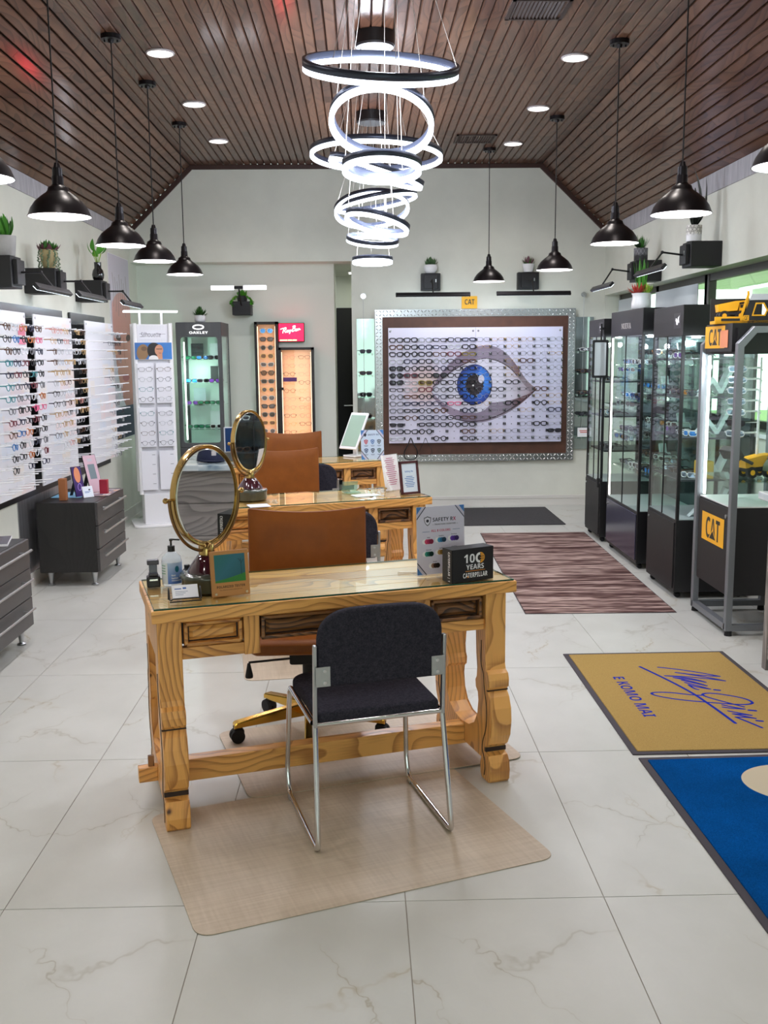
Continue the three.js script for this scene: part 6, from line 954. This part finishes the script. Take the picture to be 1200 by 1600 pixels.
  holder('clear sign holder about eight lens colours on the nearest desk', 0.212, 0.275, 0.305, -3.83, 20 * Math.PI / 180, 0.03, canvasTex(520, 674, (g, W, H) => {
    g.fillStyle = '#d9d6ea'; g.fillRect(0, 0, W, H); corners(g, W, H); g.strokeStyle = '#23243a'; g.lineWidth = 6; shield(g, 118, 142, 48, '#23243a'); shield(g, 118, 142, 40, '#e2e0f0'); g.fillStyle = '#23243a'; g.beginPath(); g.arc(118, 140, 15, 0, 7); g.fill(); g.font = 'bold 52px sans-serif'; g.fillText('SAFETY R', 172, 150); const tw = g.measureText('SAFETY R').width; g.fillStyle = '#a8265a'; g.fillText('X', 172 + tw, 150); g.fillStyle = '#3a3a55'; g.font = 'bold 19px sans-serif'; g.textAlign = 'center'; g.fillText('— TRANSITIONS SIGNATURE —', 310, 186); g.fillStyle = '#c22a5e'; g.font = 'bold 32px sans-serif'; g.fillText('ALL 8 COLORS', 262, 252); g.fillStyle = '#4a6a9a'; g.fillRect(60, 246, 80, 4); g.fillRect(392, 236, 80, 4);
    const pill = (x, y, c1, c2, c3, n) => { g.fillStyle = '#f2f1f8'; g.beginPath(); g.arc(x, y, 25, 0, 7); g.fill(); [c1, c2, c3].forEach((c, i) => { g.fillStyle = c; g.beginPath(); g.arc(x + 26 + i * 24, y, 25, 0, 7); g.fill(); }); g.fillStyle = '#33344a'; g.font = 'bold 14px sans-serif'; g.fillText(n, x + 44, y - 36); };
    pill(82, 346, '#d84a72', '#b83360', '#8a2448', 'Ruby'); pill(222, 336, '#4aa0cc', '#2b6f9c', '#1d3a55', 'Sapphire'); pill(362, 328, '#6a3fb0', '#542d92', '#331a60', 'Amethyst'); pill(82, 470, '#3d9a8a', '#1f6a5c', '#0e2c28', 'Emerald'); pill(222, 460, '#c09a5a', '#8a6a34', '#4a3818', 'Amber'); pill(362, 452, '#7a8a4a', '#56662f', '#2c3618', 'Graphite'); pill(150, 590, '#9a7464', '#3a2420', '#1a1010', 'Brown'); pill(300, 582, '#8a8a92', '#55555c', '#26262a', 'Gray');
  }));
  { const t = thing('gift_box', 'black box with white and orange lettering on the nearest desk', 'box', [0.4, Y, -3.735], 27 * Math.PI / 180), w = 0.188, h = 0.128, d = 0.068;
    part('carton', bx(w, h, d, 0, h / 2, 0, 0.0015), M.blackMatte, t); part('lid_seam', bx(w + 0.001, 0.0015, d + 0.001, 0, h - 0.02, 0), std(0x0c0c0d, 0.8), t);
    part('front_print', sheet(w - 0.004, h - 0.004).translate(0, h / 2, d / 2 + 0.0006), printMat(letterTex('#17161a', '#e9e9ec', (g, W, H) => { g.textAlign = 'center'; g.font = 'bold 118px sans-serif'; g.save(); g.translate(235, 138); g.scale(1.02, 1.0); g.fillText('10', -40, 0); g.restore(); g.lineWidth = 24; g.strokeStyle = '#e9e9ec'; g.beginPath(); g.ellipse(312, 96, 34, 40, 0, 0, 7); g.stroke(); g.fillStyle = '#17161a'; g.fillRect(318, 30, 70, 130); g.strokeStyle = '#f0a52a'; g.lineWidth = 7; g.beginPath(); g.arc(318, 96, 50, -1.57, 1.57); g.stroke(); for (const r of [20, 36]) { g.beginPath(); g.ellipse(318, 96, r, 48, 0, -1.57, 1.57); g.stroke(); } for (const y of [72, 96, 120]) { g.beginPath(); g.moveTo(318, y); g.lineTo(364, y); g.stroke(); } g.fillStyle = '#e9e9ec'; g.font = 'bold 70px sans-serif'; g.fillText('YEARS', 262, 206); g.fillStyle = '#e08a2c'; g.fillRect(150, 218, 226, 6); g.fillStyle = '#f2f2f4'; g.save(); g.translate(262, 286); g.scale(0.72, 1.08); g.font = 'bold 62px sans-serif'; g.fillText('CATERPILLAR', 0, 0); g.restore(); g.fillStyle = '#e08a2c'; g.beginPath(); g.moveTo(178, 262); g.lineTo(166, 286); g.lineTo(190, 286); g.fill(); }, 470, 320), 0.5), t);
    part('side_print', new THREE.PlaneGeometry(d - 0.004, h - 0.004).rotateY(-Math.PI / 2).translate(-w / 2 - 0.0006, h / 2, 0), printMat(letterTex('#17161a', '#e9e9ec', (g, W, H) => { g.translate(W * 0.62, 18); g.rotate(Math.PI / 2); g.scale(0.8, 1); g.font = 'bold 44px sans-serif'; g.fillText('CATERPILLAR | 100', 0, 0); }, 150, 300), 0.5), t); }
  // second desk
  const frame2 = (label, w, h, x, z, turn, lean, edge, tex) => { const t = thing('framed_notice', label, 'framed notice', [x, Y, z], turn), g = new THREE.Group(); g.name = 'panel'; g.rotation.x = -lean; t.add(g); const b = 0.014; part('rim', [bx(w, b, 0.014, 0, h - b / 2, 0), bx(w, b, 0.014, 0, b / 2, 0), bx(b, h, 0.014, -w / 2 + b / 2, h / 2, 0), bx(b, h, 0.014, w / 2 - b / 2, h / 2, 0)], edge, g); part('paper', bx(w - 0.02, h - 0.02, 0.004, 0, h / 2, -0.002), M.white, g); part('print', sheet(w - 0.026, h - 0.026).translate(0, h / 2, 0.0006), printMat(tex, 0.3), g); part('strut', easel(w * 0.35, h, lean), M.blackMatte, t); };
  const lines = (bg, ink, n, head) => (g, W, H) => { g.fillStyle = bg; g.fillRect(0, 0, W, H); g.fillStyle = ink; if (head) { g.font = 'bold 24px sans-serif'; g.textAlign = 'center'; g.fillText('Safety Rx', W / 2, 90); } for (let i = 0; i < n; i++) { const w = W * (0.42 + 0.3 * ((i * 37) % 10) / 10); g.fillRect(W / 2 - w / 2, (head ? 130 : 26) + i * 17, w, 7); } };
  frame2('dark red framed blue-print notice at the right end of the second desk', 0.135, 0.205, 0.3, -6.13, 0.5, 0.16, std(0x4a1722, 0.35), canvasTex(190, 290, lines('#dbe6f4', '#4a74b8', 7, true)));
  holder('leaning clear holder of pink printed text on the second desk', 0.15, 0.235, 0.2, -6.3, 0.75, 0.2, canvasTex(200, 300, lines('#efe4ea', '#b8567c', 14, false)));
  const pap = (name, label, w, d, x, z, turn, col) => { const p = solo(name, bx(w, 0.002, d, 0, 0.001, 0), std(col, 0.5), label, 'paper'); p.position.set(x, Y, z); p.rotation.y = turn; };
  pap('paper_slip', 'white paper slip beside the far mirror on the second desk', 0.12, 0.12, -0.6, -5.72, 0.3, 0xe6eaf4); pap('paper_sheet', 'pale sheet lying near the notices on the second desk', 0.16, 0.1, 0.02, -6.1, 0.4, 0xd6e2dc);
  const ac = thing('acrylic_riser', 'clear bent acrylic riser on the second desk', 'display stand', [-0.08, Y, -6.28], 0.3); part('bent_sheet', [xf(bx(0.1, 0.07, 0.004), { p: [0, 0.035, 0], r: [0.5, 0, 0] }), bx(0.1, 0.004, 0.08, 0, 0.002, 0.04)], phys({ color: 0xdff2ea, roughness: 0.05, transmission: 0.85, thickness: 0 }), ac);
  eyewear({ pos: [0.1, Y + 0.022, -6.15], rot: [0, 0.6, 0], style: 'round', thick: 0.0016, temple: 0.11, frame: FC.gold, label: 'thin gold eyeglasses lying on the second desk before the notices' });
  // farthest desk
  holder('small shield-printed card holder on the farthest desk', 0.2, 0.25, 0.09, -8.21, 0.2, 0.1, canvasTex(320, 400, (g, W, H) => { g.fillStyle = '#cfdff2'; g.fillRect(0, 0, W, H); corners(g, W, H); shield(g, 60, 66, 24, '#23243a'); g.fillStyle = '#3a4a7a'; g.font = 'bold 32px sans-serif'; g.fillText('SAFETY RX', 96, 74); const c = ['#b8324a', '#2f6ab0', '#3a4a5c', '#234a7a', '#2a3c5a', '#2a5a5c']; for (let i = 0; i < 6; i++) { const x = 70 + (i % 3) * 92, y = 160 + Math.floor(i / 3) * 120; shield(g, x, y, 34, c[i]); shield(g, x, y, 20, '#dfe8f4'); shield(g, x, y, 14, c[i]); g.fillStyle = '#6a7a9a'; g.fillRect(x - 28, y + 46, 56, 6); g.fillRect(x - 20, y + 58, 40, 5); } }));
  { const t = thing('tablet_stand', 'white tilted tablet on a stand at the farthest desk', 'tablet', [-0.07, Y, -8.5], -0.75); part('foot', bx(0.14, 0.016, 0.12, 0, 0.008, 0, 0.006), M.whiteGloss, t); part('stem', bx(0.04, 0.14, 0.02, 0, 0.08, -0.02, 0.004), M.whiteGloss, t); const g = new THREE.Group(); g.name = 'head'; g.position.set(0, 0.2, 0); g.rotation.x = -0.5; t.add(g); part('shell', bx(0.2, 0.34, 0.016, 0, 0.02, 0, 0.006), M.whiteGloss, g); part('screen', bx(0.17, 0.29, 0.002, 0, 0.02, 0.009), std(0x9fb8a8, 0.1), g); }
  { const t = thing('desk_monitor', 'thin grey screen at the left end of the farthest desk', 'screen', [-0.97, Y, -8.02], 0.5); part('foot', bx(0.18, 0.012, 0.14, 0, 0.006, 0, 0.004), M.steel, t); part('stem', bx(0.03, 0.1, 0.02, 0, 0.06, -0.01), M.steel, t); part('panel', bx(0.28, 0.2, 0.014, 0, 0.2, 0, 0.004), std(0xb8bcc2, 0.4), t); part('screen_face', bx(0.265, 0.185, 0.002, 0, 0.2, 0.008), std(0x1c3a66, 0.12), t); }
}
// ---------- plants ----------
function leafGeo(len, wid, curl = 0.25, fold = 0.15) { // grows along +y from the origin, faces +z
  const n = 6, pos = [], idx = [], uv = []; for (let i = 0; i <= n; i++) { const t = i / n, w = wid * Math.pow(Math.sin(Math.PI * Math.min(1, t * 0.93 + 0.05)), 0.8) * (1 - 0.25 * t), z = -curl * len * t * t, y = len * t * (1 - 0.2 * curl * t); pos.push(-w / 2, y, z + fold * w, 0, y, z, w / 2, y, z + fold * w); uv.push(0, t, 0.5, t, 1, t); if (i < n) { const a = i * 3; for (const k of [0, 1]) idx.push(a + k, a + k + 1, a + k + 3, a + k + 1, a + k + 4, a + k + 3); } }
  const g = new THREE.BufferGeometry(); g.setAttribute('position', new THREE.Float32BufferAttribute(pos, 3)); g.setAttribute('uv', new THREE.Float32BufferAttribute(uv, 2)); g.setIndex(idx); g.computeVertexNormals(); return g;
}
const leafM = (hex) => std(hex, 0.5, 0, { side: THREE.DoubleSide });
const LG = { bright: leafM(0x4f9a2c), mid: leafM(0x3c7a2a), dark: leafM(0x1f3a1c), grey: leafM(0x7c9478), blackish: leafM(0x232a20), red: leafM(0xc8463c), lime: leafM(0x8fb43a), purple: leafM(0x6d4450) };
function rosette(n, len, wid, rnd, { up = 0.5, spread = 0.5, curl = 0.3, r = 0.01, y = 0, sp = 0.4 } = {}) { const list = []; for (let i = 0; i < n; i++) { const a = i * 2.4 + rnd() * 0.4, el = up + (rnd() - 0.5) * spread, L = len * (1 - sp / 2 + rnd() * sp); list.push(xf(xf(leafGeo(L, wid * (0.8 + rnd() * 0.4), curl), { r: [Math.PI / 2 - el, 0, 0], p: [0, y, r] }), { r: [0, a, 0] })); } return list; }
const potLathe = (r0, r1, h, lip = 0.004) => lathe([[0, 0], [r0, 0], [r0 + 0.003, 0.003], [r1, h - 0.003], [r1 - 0.001, h], [r1 - lip, h], [r1 - lip - 0.003, h - 0.012], [0, h - 0.012]], 28);
{
  const q = rng(61);
  { const t = thing('potted_plant', 'bright leafy plant in grey-veined white pot on the left wall box', 'plant', [-2.26, 2.3005, -6.62]); part('pot', lathe([[0, 0], [0.055, 0], [0.06, 0.004], [0.072, 0.125], [0.068, 0.128], [0.064, 0.115], [0, 0.115]], 8), std(0xffffff, 0.4, 0, { map: fbmTex(201, [150, 148, 150], [226, 224, 226], 4, 6, 4, 128, 128) }), t); for (let i = 0; i < 16; i++) { const l = part('leaf', leafGeo(0.1 + q() * 0.05, 0.055, 0.5), i % 3 ? LG.bright : LG.mid, t); l.position.set(0, 0.115, 0); l.rotation.set(0.3 + q() * 0.8, i * 2.4, 0, 'YXZ'); } }
  { const t = thing('potted_plant', 'trailing succulent in a cream vase on the second left wall box', 'plant', [-2.27, 2.3005, -7.55]); part('pot', lathe([[0, 0], [0.036, 0], [0.04, 0.006], [0.058, 0.06], [0.062, 0.1], [0.056, 0.135], [0.05, 0.138], [0.046, 0.126], [0, 0.126]], 28), std(0xb9a77c, 0.6), t); part('foliage', rosette(34, 0.075, 0.04, q, { up: 0.8, spread: 1.2, y: 0.125, r: 0.02 }), LG.mid, t); part('dark_foliage', rosette(12, 0.07, 0.045, q, { up: 0.5, spread: 0.6, y: 0.125, r: 0.03 }), LG.purple, t);
    for (let k = 0; k < 8; k++) { const a = k * 0.8 + 0.4, list = [], L = 0.11 + q() * 0.1; for (let i = 0; i < 22; i++) { const f = i / 22, R = 0.06 + 0.012 * Math.sin(f * 3), x = Math.cos(a + f * 0.3) * R, z = Math.sin(a + f * 0.3) * R; list.push(new THREE.IcosahedronGeometry(0.0075, 0).scale(1, 0.7, 1).translate(x + (q() - 0.5) * 0.016, 0.132 - f * L, z + (q() - 0.5) * 0.016)); } part('trailing_stem', list, LG.grey, t); } }
  { const t = thing('potted_plant', 'few-leaved green cutting in a black vase on the third left box', 'plant', [-2.25, 2.3105, -8.86]); part('vase', lathe([[0, 0], [0.035, 0], [0.047, 0.02], [0.052, 0.05], [0.044, 0.085], [0.03, 0.105], [0.03, 0.15], [0.033, 0.154], [0.027, 0.154], [0.025, 0.14], [0, 0.14]], 28), phys({ color: 0x101012, roughness: 0.15, clearcoat: 0.6 }), t); const s = [[0.5, 1.0, 0.13], [2.2, 0.9, 0.14], [3.6, 1.2, 0.1], [4.9, 0.8, 0.13], [1.4, 0.6, 0.16], [5.8, 0.5, 0.17]]; s.forEach(([a, b, st]) => { const tip = [Math.sin(a) * 0.035, 0.15 + st * 0.55, Math.cos(a) * 0.035]; const g = part('stem', rod([0, 0.12, 0], tip, 0.0028, 6), LG.lime, t); const l = part('leaf', leafGeo(0.105, 0.058, 0.4), LG.bright, g); l.position.set(...tip); l.rotation.set(b, a, 0, 'YXZ'); }); }
  { const t = thing('potted_plant', 'tall dark strap-leaved plant in a ring-patterned pot on the right box', 'plant', [2.44, 2.4505, -7.45]); part('pot', potLathe(0.0515, 0.0555, 0.115), M.white, t); part('pot_pattern', new THREE.CylinderGeometry(0.0565, 0.0535, 0.112, 36, 1, true).translate(0, 0.057, 0), printMat(canvasTex(480, 160, (g, w, h) => { g.fillStyle = '#d9d6d0'; g.fillRect(0, 0, w, h); g.strokeStyle = '#5c5a56'; g.lineWidth = 4; for (let i = 0; i < 12; i++) for (let j = 0; j < 5; j++) { g.beginPath(); g.arc(i * 40 + (j % 2) * 20, j * 36 + 8, 17, 0, 7); g.stroke(); } }), 0.5), t); part('pot_foot', cyl(0.044, 0.042, 0.012, 0, 0.006, 0, 24), std(0xb7b3a8, 0.6), t); for (const [a, e, L, w] of [[1.5, 0.32, 0.42, 0.06], [3.9, 0.2, 0.24, 0.06], [5.0, 0.35, 0.22, 0.05], [1.7, 0.75, 0.24, 0.03], [2.6, 0.3, 0.28, 0.06], [1.2, 0.55, 0.36, 0.05]]) { const l = part('leaf', leafGeo(L, w, 0.35, 0.3), LG.blackish, t); l.position.y = 0.1; l.rotation.set(e, a, 0, 'YXZ'); } }
  { const t = thing('potted_plant', 'spiky succulent in a grey diamond-patterned pot on the far right box', 'plant', [2.46, 2.4505, -8.92]); part('pot', potLathe(0.0555, 0.0595, 0.105), M.charcoal, t); part('pot_pattern', new THREE.CylinderGeometry(0.0605, 0.0575, 0.102, 36, 1, true).translate(0, 0.052, 0), printMat(canvasTex(480, 140, (g, w, h) => { g.fillStyle = '#66666c'; g.fillRect(0, 0, w, h); g.strokeStyle = '#9c9ca2'; g.lineWidth = 4; for (let i = -4; i < 20; i++) { g.beginPath(); g.moveTo(i * 40, 0); g.lineTo(i * 40 + 80, 140); g.moveTo(i * 40 + 80, 0); g.lineTo(i * 40, 140); g.stroke(); } }), 0.6), t); part('spikes', rosette(30, 0.11, 0.014, q, { up: 1.0, spread: 0.9, y: 0.095 }), LG.mid, t); part('dark_rosette', rosette(14, 0.05, 0.03, q, { up: 0.7, spread: 0.6, y: 0.1, r: 0.0 }).map((g) => g.translate(-0.03, 0.01, 0.02)), LG.dark, t); }
  { const t = thing('potted_plant', 'red and lime succulents with tall grass in a white pot on cabinet', 'plant', [2.21, 1.986, -7.97]); part('pot', lathe([[0, 0], [0.06, 0], [0.072, 0.02], [0.076, 0.05], [0.066, 0.09], [0.068, 0.118], [0.076, 0.128], [0.07, 0.13], [0.062, 0.118], [0, 0.115]], 30), M.whiteGloss, t); part('red_rosette', rosette(30, 0.085, 0.018, q, { up: 0.45, spread: 0.9, y: 0.12, r: 0.006 }).map((g) => g.translate(-0.035, 0.01, 0.03)), LG.red, t); part('lime_rosette', rosette(18, 0.075, 0.018, q, { up: 0.8, spread: 0.6, y: 0.12 }).map((g) => g.translate(0.045, 0.01, 0.01)), LG.lime, t); const blades = []; for (let i = 0; i < 34; i++) { const a = q() * 6.28, e = q() * 0.28; blades.push(xf(xf(leafGeo(0.2 + q() * 0.1, 0.012, 0.08), { r: [e, 0, 0] }), { r: [0, a, 0], p: [Math.cos(a) * 0.02, 0.11, Math.sin(a) * 0.02] })); } part('grass_blades', blades, LG.bright, t); }
  { const t = thing('potted_plant', 'rounded green succulent in a white bowl above the eye display', 'plant', [0.752, 2.5055, ZB + 0.07]); part('pot', lathe([[0, 0], [0.045, 0], [0.066, 0.025], [0.072, 0.06], [0.064, 0.088], [0.058, 0.088], [0, 0.08]], 28), M.white, t); part('foliage', rosette(50, 0.075, 0.04, q, { up: 0.75, spread: 1.3, y: 0.085 }), leafM(0x4a6a42), t); }
  { const t = thing('potted_plant', 'purple spiky succulent in a white pot above the eye display', 'plant', [1.79, 2.5105, ZB + 0.07]); part('pot', potLathe(0.045, 0.062, 0.085), M.white, t); part('foliage', rosette(30, 0.09, 0.02, q, { up: 0.9, spread: 1.0, y: 0.075 }), LG.purple, t); part('green_tips', rosette(14, 0.07, 0.018, q, { up: 0.6, spread: 0.9, y: 0.075 }), LG.mid, t); }
  { const t = thing('potted_plant', 'small dense green bush in a white pot on the grey cabinet', 'plant', [-1.66, 2.0055, -10.58]); part('pot', lathe([[0, 0], [0.04, 0], [0.056, 0.02], [0.058, 0.05], [0.052, 0.075], [0.046, 0.075], [0, 0.066]], 26), M.white, t); part('foliage', rosette(110, 0.085, 0.022, q, { up: 0.7, spread: 1.7, y: 0.07, r: 0.005 }), leafM(0x2f5a22), t); }
  { const t = thing('potted_plant', 'trailing ivy on the small wall box between the light tubes', 'plant', [-1.278, 2.2422, ZR + 0.1]); part('pot', cyl(0.06, 0.05, 0.06, 0, 0.03, 0, 24), M.black, t); part('foliage', rosette(26, 0.07, 0.045, q, { up: 0.8, spread: 1.2, y: 0.055 }), LG.bright, t); for (let k = 0; k < 9; k++) { const a = -0.6 + k * 0.5, list = [], side = k % 2 ? 1 : -1; for (let i = 0; i < 9; i++) { const f = i / 9; list.push(xf(leafGeo(0.035, 0.03, 0.4), { p: [side * (0.06 + 0.05 * Math.sin(f * 2.2)) + (q() - 0.5) * 0.02, 0.06 - f * (0.07 + 0.02 * (k % 3)), 0.11 + (k % 3) * 0.012 - 0.03], r: [2.2 + q() * 0.6, q() * 3, 0] })); } part('trailing_stem', list, k % 3 ? LG.bright : LG.lime, t); } }
}
renderer.render(scene, camera);
